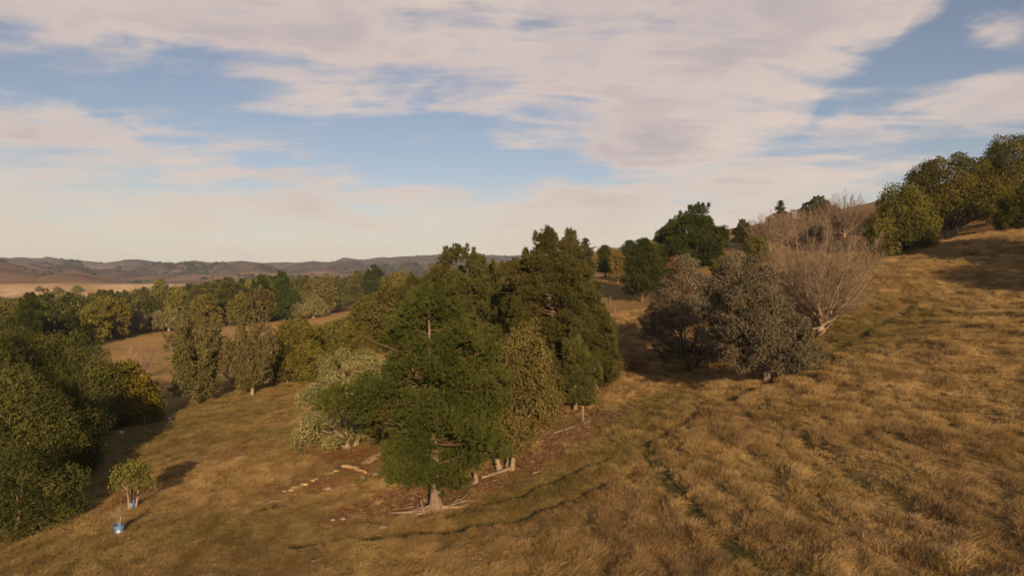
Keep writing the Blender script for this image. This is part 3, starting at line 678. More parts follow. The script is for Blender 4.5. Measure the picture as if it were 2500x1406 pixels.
def branchy_tree(seed, H, R, leafmat, barkmat, n_limb=14, fork=.12, sub=9, twigs=9, TL=.55, TW=.028, spread=1.0, leaf=None, L=.16, Wd=.09, per=5, r0=None, curve=.55, fill=1.0, top_flat=.75, limbtint=.2, subl=.3, smin=.22, skirt=False, limbk=1.25):
    """vase-shaped tree of ascending limbs with fine twigs, with or without leaves"""
    rng = rs(seed); tm = MB(); cm = MB(); lm = MB(); r0 = r0 or H*.028
    th = fork*H
    tp, _ = trunk_tube(tm, th*1.15, r0, r0*.8, rng, .04, 9, 1.25, 6)
    TC = []; TD = []; TS = []
    for i in range(n_limb):
        a = i*2.39996+rng.normal(0, .25); q = math.sqrt((i+.5)/n_limb)*spread
        if i == 0: q = .08
        rr = R*q*rng.uniform(.85, 1.1); hz = H*(1-(1-top_flat)*q**2.2)*rng.uniform(.86, 1.02)
        if skirt and i % 4 == 2: hz *= rng.uniform(.22, .7); rr *= .68
        b = along(tp, th*rng.uniform(.55, 1.1)); tip = np.array([rr*math.cos(a), rr*math.sin(a), hz])
        mid = b + (tip-b)*np.array([curve+.15, curve+.15, curve-.15+.10*(1-q)]) + rng.normal(0, .02*H, 3)
        c = bez(b, mid, tip, 12); rl = r0*rng.uniform(.7, 1.1)/math.sqrt(n_limb)*limbk
        c[1:-1] += rng.normal(0, .009*H, (10, 3))
        tube(tm, c, np.linspace(rl, .012, 12), 6, limbtint+.15, cap=False)
        for s in np.linspace(smin, .98, sub)+rng.normal(0, .03, sub):
            s = float(np.clip(s, .04, 1)); k = s*11; k0 = int(min(k, 10)); pb = c[k0]+(c[k0+1]-c[k0])*(k-k0); tg = norm(c[k0+1]-c[k0])
            od = norm(np.array([pb[0], pb[1], 0])+1e-6)
            dr = norm(tg*.75 + .62*sphere_dirs(rng, 1)[0] + od*.28 + np.array([0, 0, .22])); ln = H*subl*(1.05-.72*s)*rng.uniform(.6, 1.2)
            e = pb+dr*ln; m2 = (pb+e)/2 + np.array([0, 0, -.07*ln])+rng.normal(0, .05*ln, 3); cc = bez(pb, m2, e, 6); r2 = max(.008, rl*(1-s)*.55)
            tube(tm, cc, np.linspace(r2, .005, 6), 4, limbtint, cap=False)
            nt = max(3, int(twigs*ln/(H*subl*.6))); w = np.sort(rng.uniform(.15, 1, nt))
            for ww in w:
                kk = ww*5; k1 = int(min(kk, 4)); pt = cc[k1]+(cc[k1+1]-cc[k1])*(kk-k1)
                TC.append(pt); TD.append(norm(dr*.75+.75*sphere_dirs(rng, 1)[0]+np.array([0, 0, .30]))); TS.append(rng.uniform(.6, 1.3))
    TC = np.array(TC); TD = np.array(TD); TS = np.array(TS); n = len(TC)
    ct = rng.random(n)
    blades(cm, TC, TD, TL*TS, np.full(n, TW), ct, rng)
    k = np.repeat(np.arange(n), 4); f = rng.uniform(.1, .95, len(k)); P = TC[k]+TD[k]*(TL*TS[k]*f)[:, None]
    blades(cm, P, norm(TD[k]*.8+.8*sphere_dirs(rng, len(k))+[0, 0, .15]), TL*.55*rng.uniform(.5, 1.2, len(k)), np.full(len(k), TW*.72), np.clip(ct[k]*.5+.5*rng.random(len(k)), 0, 1), rng)
    parts = {'trunk': tm.mesh('trunk', barkmat, True)}
    if leaf is None:
        parts['crown'] = cm.mesh('crown', leafmat)
    else:
        parts['twigs'] = cm.mesh('twigs', leafmat)
        k = np.repeat(np.arange(n), per); f = rng.uniform(.1, 1.15, len(k)); P = TC[k]+TD[k]*(TL*TS[k]*f)[:, None]+rng.normal(0, TL*.25, (len(k), 3))
        leaves(lm, P, sphere_dirs(rng, len(k))+[0, 0, -.3], norm(rng.normal(0, 1, (len(k), 3))+norm(P-[0, 0, H*.4])*.9), L*rng.uniform(.6, 1.3, len(k)), Wd*rng.uniform(.6, 1.3, len(k)), np.clip(.4*ct[k]+.6*rng.random(len(k)), 0, 1))
        parts['crown'] = lm.mesh('crown', leaf)
    return parts

def stand(name, label, parts, at, scale=1.0, rz=0.0, group=None, cat='tree', sink=0.0, sz=None, labels=None):
    z = float(ground(at[0], at[1])[0])
    e = empty(name, (at[0], at[1], z-sink), rz, label=label, category=cat, group=group)
    e.scale = (scale, scale, sz or scale)
    for nm, me in parts.items():
        o = obj(nm, me, e)
        if labels and nm in labels: o['label'] = labels[nm]
    return e
def size_to(u, vtop, d=None, v=None):
    """place and height of a tree whose top shows at (u, vtop); foot at (u, v) or at depth d"""
    if v is not None: p = spot(u, v)
    else: p = np.array([(u-1250)/F*d, d, 0]); p[2] = float(ground(p[0], p[1])[0])
    return p, CZ-(vtop-703)/F*p[1]-p[2]

# ------------------------------------------------------------------ the trees around the big pine
ovoid = lambda t: np.clip(np.sin(np.pi*np.clip(t*.86+.12, 0, 1))**.6, .05, 1)
dome = lambda t: np.sqrt(np.clip(1-(np.clip(t, 0, 1)*1.02-.12)**2*1.12, .03, 1))
def broad_pine(t): return np.clip(np.interp(t, [0, .06, .18, .4, .55, .75, .9, 1], [.36, .5, .70, .95, 1.0, .74, .46, .14]), .05, 1.2)

p, h = size_to(1065, 708, v=1243)
big = lobed_pine(11, h, 4.9, M['pine'], M['bark'], broad_pine, base=.13, n_lobes=105, sep=.86, lr=1.18, flat=.7, tufts=520, needles=8, NL=.27, NW=.052, r0=.34, lump=.46, inner=.55, dead=10, spires=30)
BIG = stand('pine_tree', 'bushy green pine with bare grey trunk and spreading surface roots on red soil', big, p, cat='tree', rz=2.7)
def surface_roots(parent, base, specs, r0, seed):
    rng = rs(seed)
    for ang, ln, wd in specs:
        s = np.linspace(0, 1, 12); a = ang + .35*np.sin(s*4+rng.uniform(0, 6))*s + rng.normal(0, .05); rr = .25*r0+ln*s
        x = base[0]+rr*np.cos(a); y = base[1]+rr*np.sin(a)
        z = ground(x, y) + .02 + .22*np.exp(-s*6)*wd/.12 + .03*np.sin(s*9+rng.uniform(0, 6)) - .05*s
        mb = MB(); tube(mb, np.stack([x, y, z], 1)-np.array([base[0], base[1], base[2]]), wd*1.35*(1-.8*s), 6)
        o = obj('root', mb.mesh('root', M['root'], True)); o.parent = parent; o.rotation_euler = (0, 0, -parent.rotation_euler.z)
surface_roots(BIG, p, [(3.05, 2.9, .14), (3.35, 3.3, .15), (3.6, 3.0, .12), (3.9, 2.2, .13), (4.4, 1.1, .12), (4.9, .9, .12), (5.5, 1.0, .12), (6.1, 1.5, .13), (.15, 2.4, .13), (.5, 2.2, .10), (2.6, 2.0, .12), (1.4, 1.6, .1), (3.2, 2.2, .09), (3.75, 2.6, .08), (.32, 2.8, .09)], .6, 4)

p, h = size_to(1345, 575, d=69)
tall = lobed_pine(23, h, 6.2, M['pine_dry'], M['bark'], lambda t: np.clip(np.interp(t, [0, .1, .3, .5, .65, .8, .92, 1], [.8, 1, 1, .9, .84, .66, .44, .24]), .05, 1.2), base=.08, n_lobes=140, lr=1.05, flat=.85, tufts=360, needles=8, NL=.34, NW=.065, r0=.4, lump=.5, inner=.45, dead=34, lean=.03, spires=60)
stand('pine_tree', 'tallest pine, its ragged open top rising above the hills behind the big bushy pine', tall, p, rz=2.1)
p, h = size_to(1130, 612, d=82)
stag = lobed_pine(29, h, 5.2, M['pine_dry'], M['bark'], lambda t: np.clip(np.interp(t, [0, .15, .4, .7, .9, 1], [.6, .95, .95, .92, .8, .55]), .05, 1.2), base=.2, n_lobes=100, lr=1.1, flat=.85, tufts=360, needles=8, NL=.35, NW=.07, r0=.36, lump=.5, inner=.5, dead=36, lean=.05, spires=50)
stand('pine_tree', 'open-topped pine with bare crooked limbs left of the tallest pine', stag, p, rz=.4)
for (u, vt, d, lab, par, s) in [
    (1235, 632, 88, 'flat-topped pine between the two ragged pines in the middle', stag, 1.0),
    (1432, 720, 73, 'low pine with wide boughs on the right of the tallest pine', tall, 1.0),
    (1010, 668, 120, 'dark pine showing behind the top left of the big bushy pine', tall, 1.0),
    (1040, 690, 98, 'short pine tucked behind the left shoulder of the big bushy pine', stag, 1.0)]:
    p, h = size_to(u, vt, d=d); zz = max(v.co.z for v in par['crown'].vertices)
    k = h/zz
    stand('pine_tree', lab, par, p, scale=max(k, .72) if u != 1432 else .62, sz=k, rz=u*.7)

coneP = lobed_pine(31, 12, 2.9, M['pine_dry'], M['bark'], lambda t: np.clip(np.interp(t, [0, .12, .4, .7, 1], [.75, 1, .8, .45, .12]), .05, 1), base=.1, n_lobes=70, lr=.75, flat=.9, tufts=190, needles=8, NL=.34, NW=.07, r0=.22, lump=.6, inner=.4, dead=12, spires=40, lean=.03)
for (u, vt, d, wd, lab) in [(1288, 628, 73, 1.0, 'narrow pine close on the left of the tallest pine'), (1392, 582, 73, .9, 'pointed pine forming the right tip of the tallest pine'), (1455, 700, 71, 1.05, 'ragged narrow pine at the right edge of the pine clump'),
    (1262, 742, 62, .85, 'young pine between the gum and the tallest pine'), (1405, 790, 64, 1.0, 'young pine in front of the tallest pine, above the wooden post'), (1085, 655, 86, .9, 'narrow pine left of the open-topped pine'), (1195, 660, 84, 1.0, 'narrow pine right of the open-topped pine')]:
    p, h = size_to(u, vt, d=d); k = h/12
    stand('pine_tree', lab, coneP, p, scale=(k+.9)/2*wd, sz=k, rz=u*.9)

# gum clump right of the big pine
p, h = size_to(1238, 795, v=1145)
gum = puff_tree(37, h, 3.3, M['euc2'], M['bark_pale'], base=.2, n_clumps=100, cr=.72, zs=1.5, per=480, L=.23, Wd=.095, leafn=.4, sep=.95, prof=ovoid, inner=.25, droop=.45, r0=.24, stems=4, asym=(.9, 0))
stand('gum_tree', 'many-stemmed gum with peeling pale stems right of the big bushy pine', gum, p, cat='tree')
# silver-green tree on the left
p, h = size_to(885, 850, v=1090)
sil = puff_tree(41, h, 5.0, M['olive'], M['bark_pale'], base=.10, n_clumps=100, cr=.9, zs=.8, per=560, L=.19, Wd=.10, leafn=.4, sep=1.0, prof=dome, inner=.6, r0=.30, stems=3, droop=.1)
stand('silver_leaved_tree', 'pale silver-green rounded tree half hidden behind the big bushy pine', sil, p+np.array([-1.2, .3, 0]), rz=.3, sz=1.0)

# the gum mass at the left edge
eucA = puff_tree(51, 12.5, 5.6, M['euc'], M['bark_pale'], base=.10, n_clumps=95, cr=1.3, zs=1.4, per=780, L=.25, Wd=.115, prof=ovoid, inner=.66, sep=1.02, droop=.35, r0=.3, stems=3, leafn=.38)
eucB = puff_tree(53, 11.0, 5.2, M['euc'], M['bark_pale'], base=.05, n_clumps=90, cr=1.25, zs=1.4, per=740, L=.25, Wd=.115, prof=dome, inner=.66, sep=1.02, droop=.35, r0=.26, stems=4, leafn=.38)
for (u, vt, d, par, hh, lab, rz) in [
    (30, 1095, 43, eucB, 11.0, 'lowest gum at the bottom of the left tree mass, touching the grass', 1.0),
    (15, 900, 51, eucA, 12.5, 'gum with tall bare stems in front of the left tree mass', 2.0),
    (118, 925, 56, eucB, 11.0, 'gum with splayed pale limbs on the slope side of the left tree mass', .3),
    (-60, 800, 62, eucA, 12.5, 'gum cut by the left edge of the picture', 4.0),
    (50, 800, 70, eucA, 12.5, 'rounded gum at the back of the left tree mass', 5.1),
    (172, 822, 72, eucB, 11.0, 'domed gum beside the yellow tree, right end of the left tree mass', 2.7)]:
    p, h = size_to(u, vt, d=d); k = h/hh
    stand('gum_tree', lab, par, p, scale=max(.6, (k+1)/2)*.95, sz=k, rz=rz, group='gums in the left tree mass')
p, h = size_to(308, 880, d=76)
yel = puff_tree(57, h, 3.7, M['yellow'], M['bark_dark'], base=.03, n_clumps=110, cr=.85, zs=.9, per=170, L=.3, Wd=.18, prof=dome, inner=.45, r0=.2)
stand('yellow_tree', 'round golden-yellow autumn tree beside the left gums', yel, p)
# two poplars and the bare trees by them
p, h = size_to(478, 748, v=985)
popA = branchy_tree(61, h, 3.6, M['twig'], M['bark_pale'], n_limb=32, fork=.10, sub=15, smin=.06, r0=.26, skirt=True, twigs=9, TL=.5, TW=.02, leaf=M['poplar'], L=.27, Wd=.19, per=8, curve=.62, top_flat=.62, subl=.2)
stand('poplar_tree', 'left one of two upright olive-grey poplars at the foot of the slope', popA, p)
p, h2 = size_to(616, 765, v=966)
popB = branchy_tree(62, h2, 3.2, M['twig_pale'], M['bark_pale'], n_limb=32, fork=.11, sub=14, smin=.06, r0=.24, skirt=True, twigs=9, TL=.5, TW=.022, leaf=M['poplar'], L=.25, Wd=.17, per=6, curve=.66, top_flat=.6, subl=.2)
stand('poplar_tree', 'thinner right one of two poplars, pale branches showing through', popB, p)
p, h = size_to(346, 835, v=925)
bareS = branchy_tree(63, h, 3.2, M['twig_pale'], M['bark_pale'], n_limb=12, fork=.12, sub=8, twigs=7, TL=.6, TW=.03, curve=.5)
stand('bare_tree', 'pale leafless tree between the yellow tree and the poplars', bareS, p)
for (u, v, vt, lab, s) in [(315, 905, 848, 'thin leafless sapling behind the golden-yellow tree', .8), (556, 935, 800, 'dark leafless tree standing between the two poplars', 1)]:
    p, h3 = size_to(u, vt, v=v); stand('bare_tree', lab, bareS, p, scale=h3/h*.8, sz=h3/h, rz=u)
# yellow-green trees right of the poplars
midA = puff_tree(71, 10, 4.2, M['lime'], M['bark_pale'], base=.08, n_clumps=120, cr=.85, zs=1.0, per=140, L=.38, Wd=.22, prof=ovoid, inner=.5, r0=.2)
midB = puff_tree(72, 9, 4.4, M['mid'], M['bark_pale'], base=.12, n_clumps=110, cr=.9, zs=.85, per=140, L=.38, Wd=.22, prof=dome, inner=.5, r0=.2)
cone_t = puff_tree(73, 8, 2.8, M['lime'], M['bark_dark'], base=.06, n_clumps=110, cr=.6, zs=.9, per=130, L=.33, Wd=.19, prof=lambda t: np.clip(1-t*.9, .06, 1)**.75, inner=.6, r0=.15)
for (u, v, vt, par, hh, wd, lab) in [
    (755, 935, 838, midA, 10, 1.0, 'yellow-green tree in front of its neighbours, right of the thin poplar'),
    (722, 905, 778, midA, 10, .9, 'taller yellow-green tree behind, next to the thin poplar'),
    (835, 862, 785, midB, 9, 1.25, 'wide green tree at the lower corner of the paddock'),
    (775, 880, 800, midB, 9, 1.0, 'green tree between the poplars and the wide paddock tree'),
    (890, 868, 800, cone_t, 8, 1.0, 'small cone-shaped golden-green tree above the silver-green tree'),
    (905, 850, 745, midA, 10, 1.15, 'tall olive tree left of the big bushy pine'),
    (868, 830, 758, midA, 10, .8, 'olive tree at the right end of the paddock'),
    (800, 848, 792, midA, 10, 1.1, 'yellow-green tree between the wide green tree and the paddock'),
    (845, 900, 830, midB, 9, 1.1, 'low green tree just above the silver-green tree'),
    (925, 815, 720, midB, 9, 1.2, 'dark olive tree touching the left side of the big bushy pine'),
    (700, 935, 858, midB, 9, .9, 'low shaded tree behind the thin poplar'),
    (960, 840, 700, midB, 9, 1.0, 'rusty green tree rising beside the top of the big bushy pine')]:
    p, h = size_to(u, vt-6, v=v); k = h/hh
    stand('broadleaf_tree', lab, par, p, scale=k*wd*1.2, sz=k, rz=u*1.3)

# grey trees, bare tree
p, h = size_to(1880, 610, v=927)
greyA = puff_tree(81, h, 4.1, M['grey'], M['bark_pale'], base=.10, n_clumps=150, cr=.85, zs=.85, per=640, L=.19, Wd=.095, sep=.95, prof=lambda t: np.clip(np.interp(t, [0, .08, .3, .6, .85, 1], [.62, .92, 1, .88, .62, .25]), .05, 1), inner=.4, r0=.27, droop=.25, asym=(-2.4, 0), leafn=.45)
stand('grey_leaved_tree', 'dense grey-leaved tree on a short pale trunk, the larger of two', greyA, p+np.array([-.15, 0, 0]))
p, h = size_to(1690, 618, v=905)
greyB = puff_tree(83, h, 5.0, M['grey'], M['bark_dark'], base=.12, n_clumps=95, cr=.95, zs=.75, per=600, L=.21, Wd=.105, sep=.9, prof=lambda t: np.clip(np.interp(t, [0, .1, .4, .7, 1], [.75, 1, .85, .7, .35]), .05, 1), asym=(-1.2, 0), inner=.55, r0=.26, stems=2, droop=.2, leafn=.45)
stand('grey_leaved_tree', 'shaded grey-brown tree with low limbs behind the larger grey tree', greyB, p)
p, h = size_to(2005, 535, v=812)
bareL = branchy_tree(91, h, 7.8, M['twig'], M['bark_pale'], n_limb=34, fork=.07, sub=20, twigs=20, TL=.75, TW=.022, r0=.40, limbk=1.75, limbtint=.40, curve=.46, top_flat=.66, subl=.27)
stand('bare_tree', 'large leafless fan-shaped tree with pale limbs at the brow of the slope', bareL, p)
mb = MB()
for (a, ln, rr) in [(3.0, 4.2, .12), (3.25, 5.0, .10), (2.8, 3.6, .09), (3.4, 3.0, .07)]:
    e = np.array([math.cos(a)*ln, math.sin(a)*ln, 0]); q0 = p+np.array([0, 0, .6]); q2 = p+e; q2[2] = float(ground(q2[0], q2[1])[0])+.25
    tube(mb, bez(q0-p, (q0+q2)/2-p+np.array([0, 0, .5]), q2-p, 7), np.linspace(rr, .02, 7), 6)
o = obj('fallen_limbs', mb.mesh('fallen_limbs', M['dead'], True), label='broken pale limbs lying left of the fan-shaped bare tree', category='branches'); o.location = p

for (u, v, vt, k, lab) in [(2062, 578, 472, 1.0, 'leafless tree on the hill crest left of the big dark trees'), (1935, 600, 515, 1.1, 'leafless tree on the hillside above the fan-shaped bare tree'),
                        (1880, 612, 520, 1.1, 'leafless bush left of the crest on the far hillside'), (1985, 590, 505, 1.0, 'small leafless tree just below the crest'), (2100, 560, 500, .9, 'leafless tree nearest the dark trees on the crest')]:
    p, h3 = size_to(u, vt, v=v); stand('bare_tree', lab, bareL, p, scale=h3/h*k, sz=h3/h, rz=u, group='leafless trees on the hill')

# big dark trees on the brow at the right
brow = puff_tree(101, 12.5, 7.6, M['brow'], M['bark_pale'], base=.24, n_clumps=95, cr=1.55, zs=1.0, per=650, L=.34, Wd=.17, prof=dome, inner=.74, sep=1.05, r0=.4, stems=4, droop=.3, leafn=.4)
browD = puff_tree(103, 10.5, 5.5, M['brow'], M['bark_dark'], base=.03, n_clumps=80, cr=1.4, zs=1.0, per=560, L=.34, Wd=.17, sep=1.0, prof=dome, inner=.7, r0=.3, leafn=.6)
for (u, v, vt, par, hh, wd, lab, rz) in [
    (2318, 578, 383, brow, 12.5, 1.0, 'golden-lit spreading gum on the brow with pale forked limbs', .5),
    (2490, 520, 335, brow, 12.5, 1.0, 'tall domed gum at the right edge of the picture', 2.2),
    (2200, 618, 462, browD, 10.5, 1.0, 'dark tree on the left flank of the golden-lit gum', 1.2),
    (2530, 560, 430, browD, 10.5, 1.0, 'dark bushy tree under the domed gum, cut by the right edge', 3.2)]:
    p, h = size_to(u, vt, v=v); k = h/hh
    stand('gum_tree', lab, par, p, scale=k*wd, sz=k, rz=rz)

# ------------------------------------------------------------------ trees on the spur behind
darkP = pine_tree(111, 12, 4.6, M['dark'], M['bark_dark'], base=.14, n_br=90, pads=4, pr=1.0, tufts=26, needles=7, NL=.38, NW=.09, flat=1.0, prof=lambda t: np.clip(np.interp(t, [0, .1, .35, .7, 1], [.7, 1, .95, .55, .08]), .05, 1), r0=.25, rise=.2, dead=0)
denseP = lobed_pine(113, 15, 9.0, M['dark'], M['bark_dark'], lambda t: np.clip(np.interp(t, [0, .1, .35, .6, .8, 1], [.9, 1, .98, .85, .6, .3]), .05, 1), base=.03, n_lobes=110, lr=1.7, flat=.8, tufts=330, needles=7, NL=.55, NW=.14, r0=.4, lump=.5, inner=.55, dead=0, spires=40)
slimP = pine_tree(115, 13, 2.6, M['dark'], M['bark_dark'], base=.2, n_br=60, pads=3, pr=.7, tufts=16, needles=6, NL=.4, NW=.1, prof=lambda t: np.clip(1.05-t, .1, 1)**.7, r0=.2, rise=.35, dead=4)
goldP = branchy_tree(117, 10, 1.8, M['twig_pale'], M['bark_pale'], n_limb=14, fork=.1, sub=9, twigs=6, TL=.6, TW=.03, leaf=M['gold'], L=.36, Wd=.24, per=6, curve=.72, top_flat=.7, subl=.18)
russ = puff_tree(119, 8, 5.0, M['russet'], M['bark_dark'], base=.06, n_clumps=90, cr=1.2, zs=.8, per=130, L=.42, Wd=.24, prof=dome, inner=.5, r0=.2)
for (nm, u, v, vt, par, hh, wd, lab) in [
    ('pine_tree', 1568, 735, 585, darkP, 12, 1.0, 'dark green conifer on a bare trunk, standing alone on the spur'),
    ('pine_tree', 1478, 676, 600, darkP, 12, 1.0, 'small dark pine left of the lone conifer on the spur'),
    ('pine_tree', 1695, 652, 507, denseP, 15, 1.0, 'huge dense dark pine dominating the hill skyline'),
    ('pine_tree', 1640, 640, 540, denseP, 15, .8, 'dense pine leaning on the left side of the huge skyline pine'),
    ('pine_tree', 1430, 700, 582, slimP, 13, 1.0, 'slim dark pine against the sky right of the tallest pine'),
    ('pine_tree', 1408, 705, 588, slimP, 13, 1.2, 'slim pine just right of the tallest pine top'),
    ('pine_tree', 1535, 660, 588, darkP, 12, 1.2, 'dark pine behind the lone conifer on the spur'),
    ('pine_tree', 1815, 590, 538, denseP, 15, .9, 'small dark pine right of the huge skyline pine'),
    ('pine_tree', 1995, 545, 482, denseP, 15, 1.1, 'dark pine on the crest among leafless trees'),
    ('pine_tree', 1905, 555, 490, slimP, 13, 1.3, 'dark slim pine poking from the leafless trees on the hill'),
    ('poplar_tree', 1508, 690, 606, goldP, 10, 1.1, 'golden slender poplar between two dark conifers on the spur'),
    ('poplar_tree', 1597, 668, 590, goldP, 10, 1.0, 'golden slender poplar beside the huge skyline pine'),
    ('poplar_tree', 1440, 690, 605, goldP, 10, 1.3, 'pale golden poplar under the slim skyline pines'),
    ('broadleaf_tree', 1655, 720, 625, russ, 8, .7, 'reddish-brown round tree in front of the huge skyline pine'),
    ('broadleaf_tree', 1610, 690, 640, midB, 9, 1.0, 'olive tree between the lone conifer and the reddish tree'),
    ('broadleaf_tree', 1480, 650, 600, midA, 10, 1.4, 'olive tree on the skyline behind the small dark pine'),
    ('broadleaf_tree', 1862, 603, 545, russ, 8, 1.1, 'brown scrubby tree at the left end of the hillside scrub'),
    ('broadleaf_tree', 1898, 592, 522, russ, 8, .9, 'brown scrubby tree under the slim pine on the hill'),
    ('broadleaf_tree', 1948, 582, 512, russ, 8, .9, 'brown scrubby tree in the middle of the hillside scrub'),
    ('broadleaf_tree', 2032, 560, 500, russ, 8, .9, 'brown scrubby tree beside the dark pine on the crest'),
    ('broadleaf_tree', 1845, 640, 575, midB, 9, 1.2, 'olive scrubby tree behind the top of the larger grey tree'),
    ('broadleaf_tree', 1760, 690, 625, midB, 9, 1.0, 'olive bush at the foot of the huge skyline pine')]:
    p, h = size_to(u, vt, v=v); k = h/hh
    stand(nm, lab, par, p, scale=k*wd, sz=k, rz=u*1.7)

# ------------------------------------------------------------------ paddock edge and the forest behind
oliveS = puff_tree(121, 6, 3.4, M['olive'], M['bark_pale'], base=.22, n_clumps=60, cr=.95, zs=.85, per=100, L=.42, Wd=.25, prof=dome, inner=.5, r0=.28)
cone_p = lambda t: np.clip(np.interp(t, [0, .1, .3, .6, .85, 1], [.7, 1, .9, .6, .3, .08]), .05, 1)
fp = [lobed_pine(131, 14, 5.6, M['dark'], M['bark_dark'], cone_p, base=.07, n_lobes=60, lr=1.5, flat=.6, tufts=190, needles=6, NL=.7, NW=.2, r0=.3, dead=0, spires=14),
      lobed_pine(132, 15, 5.2, M['pine_dry'], M['bark_dark'], lambda t: np.clip(np.interp(t, [0, .15, .4, .7, .9, 1], [.6, .9, .85, .75, .5, .25]), .05, 1.2), base=.1, n_lobes=60, lr=1.5, flat=.75, tufts=190, needles=6, NL=.7, NW=.2, r0=.3, dead=4, spires=16),
      puff_tree(133, 13, 5.4, M['mid'], M['bark_dark'], base=.08, n_clumps=70, cr=1.4, zs=1.0, per=95, L=.7, Wd=.42, prof=ovoid, inner=.5, r0=.25),
      puff_tree(134, 12, 5.6, M['lime'], M['bark_dark'], base=.06, n_clumps=70, cr=1.4, zs=.8, per=95, L=.7, Wd=.42, prof=dome, inner=.5, r0=.25),
      puff_tree(135, 13, 5.8, M['euc'], M['bark_pale'], base=.12, n_clumps=70, cr=1.35, zs=1.3, per=95, L=.7, Wd=.4, prof=dome, inner=.5, r0=.3, stems=2),
      puff_tree(136, 11, 4.6, M['euc2'], M['bark_pale'], base=.1, n_clumps=60, cr=1.3, zs=1.1, per=95, L=.7, Wd=.4, prof=ovoid, inner=.5, r0=.3),
      puff_tree(137, 10, 4.2, M['russet'], M['bark_dark'], base=.1, n_clumps=50, cr=1.2, zs=1.0, per=90, L=.7, Wd=.4, prof=ovoid, inner=.5, r0=.25)]
FH = [14, 15, 13, 12, 13, 11, 10]
edge_trees = [('silver_leaved_tree', 330, 815, 758, oliveS, 6, 1.0, 'leftmost of three small silver-green trees at the paddock edge'),
    ('silver_leaved_tree', 373, 811, 765, oliveS, 6, .85, 'middle one of three small silver-green trees at the paddock edge'),
    ('silver_leaved_tree', 412, 808, 752, oliveS, 6, 1.25, 'widest of three small silver-green trees, nearest the left poplar'),
    ('silver_leaved_tree', 765, 776, 724, oliveS, 6, 1.25, 'silver-green round tree at the upper end of the paddock'),
    ('silver_leaved_tree', 726, 779, 738, oliveS, 6, .9, 'small pale-trunked tree beside the dark paddock pine'),
    ('pine_tree', 688, 782, 664, fp[0], 14, 1.0, 'dark spreading pine at the paddock edge on a pale trunk'),
    ('bare_tree', 815, 762, 708, bareS, 7.9, .8, 'pinkish leafless tree at the upper end of the paddock'),
    ('pine_tree', 915, 752, 648, fp[0], 14, 1.0, 'tall dark pine past the upper end of the paddock'),
    ('pine_tree', 862, 757, 690, fp[1], 15, 1.1, 'green pine right of the pinkish leafless tree'),
    ('broadleaf_tree', 220, 838, 748, fp[3], 12, 1.0, 'yellow-green layered tree at the lower left paddock corner'),
    ('broadleaf_tree', 275, 826, 722, fp[3], 12, .9, 'yellow-green tree left of the three small silver trees'),
    ('gum_tree', 345, 805, 700, fp[4], 13, 1.0, 'rounded gum with reddish stems behind the small silver trees'),
    ('gum_tree', 125, 835, 704, fp[4], 13, 1.05, 'rounded golden-topped gum at the left of the forest'),
    ('broadleaf_tree', 390, 770, 678, fp[2], 13, .7, 'tree standing above the forest against the pale terrace'),
    ('pine_tree', 60, 850, 745, fp[0], 14, 1.0, 'dark spreading conifer behind the left gums'),
    ('pine_tree', 160, 848, 765, fp[0], 14, 1.0, 'dark conifer left of the yellow-green layered tree'),
    ('broadleaf_tree', 500, 800, 715, fp[3], 12, 1.0, 'yellow-green tree directly behind the left poplar'),
    ('broadleaf_tree', 590, 796, 712, fp[2], 13, 1.0, 'green tree showing between the tops of the poplars'),
    ('broadleaf_tree', 640, 788, 700, fp[5], 11, 1.0, 'rusty-leaved tree left of the dark paddock pine')]
taken = []
for (u, v, vt, lab) in [(95, 712, 699, 'pale bush at the top of the far terrace, leftmost of three'), (140, 716, 700, 'pale bush on the face of the far terrace'), (188, 714, 697, 'pale bush on the far terrace nearest the tree above the forest')]:
    p, h = size_to(u, vt, v=v); stand('bush', lab, oliveS, p, scale=h/6*1.3, sz=h/6, rz=u, cat='bush', group='bushes on the far terrace')
for (nm, u, v, vt, par, hh, wd, lab) in edge_trees:
    p, h = size_to(u, vt, v=v); k = h/hh
    stand(nm, lab, par, p, scale=k*wd, sz=k, rz=u*1.1, group='trees along the paddock'); taken.append((p[0], p[1], 3.5*k*wd))
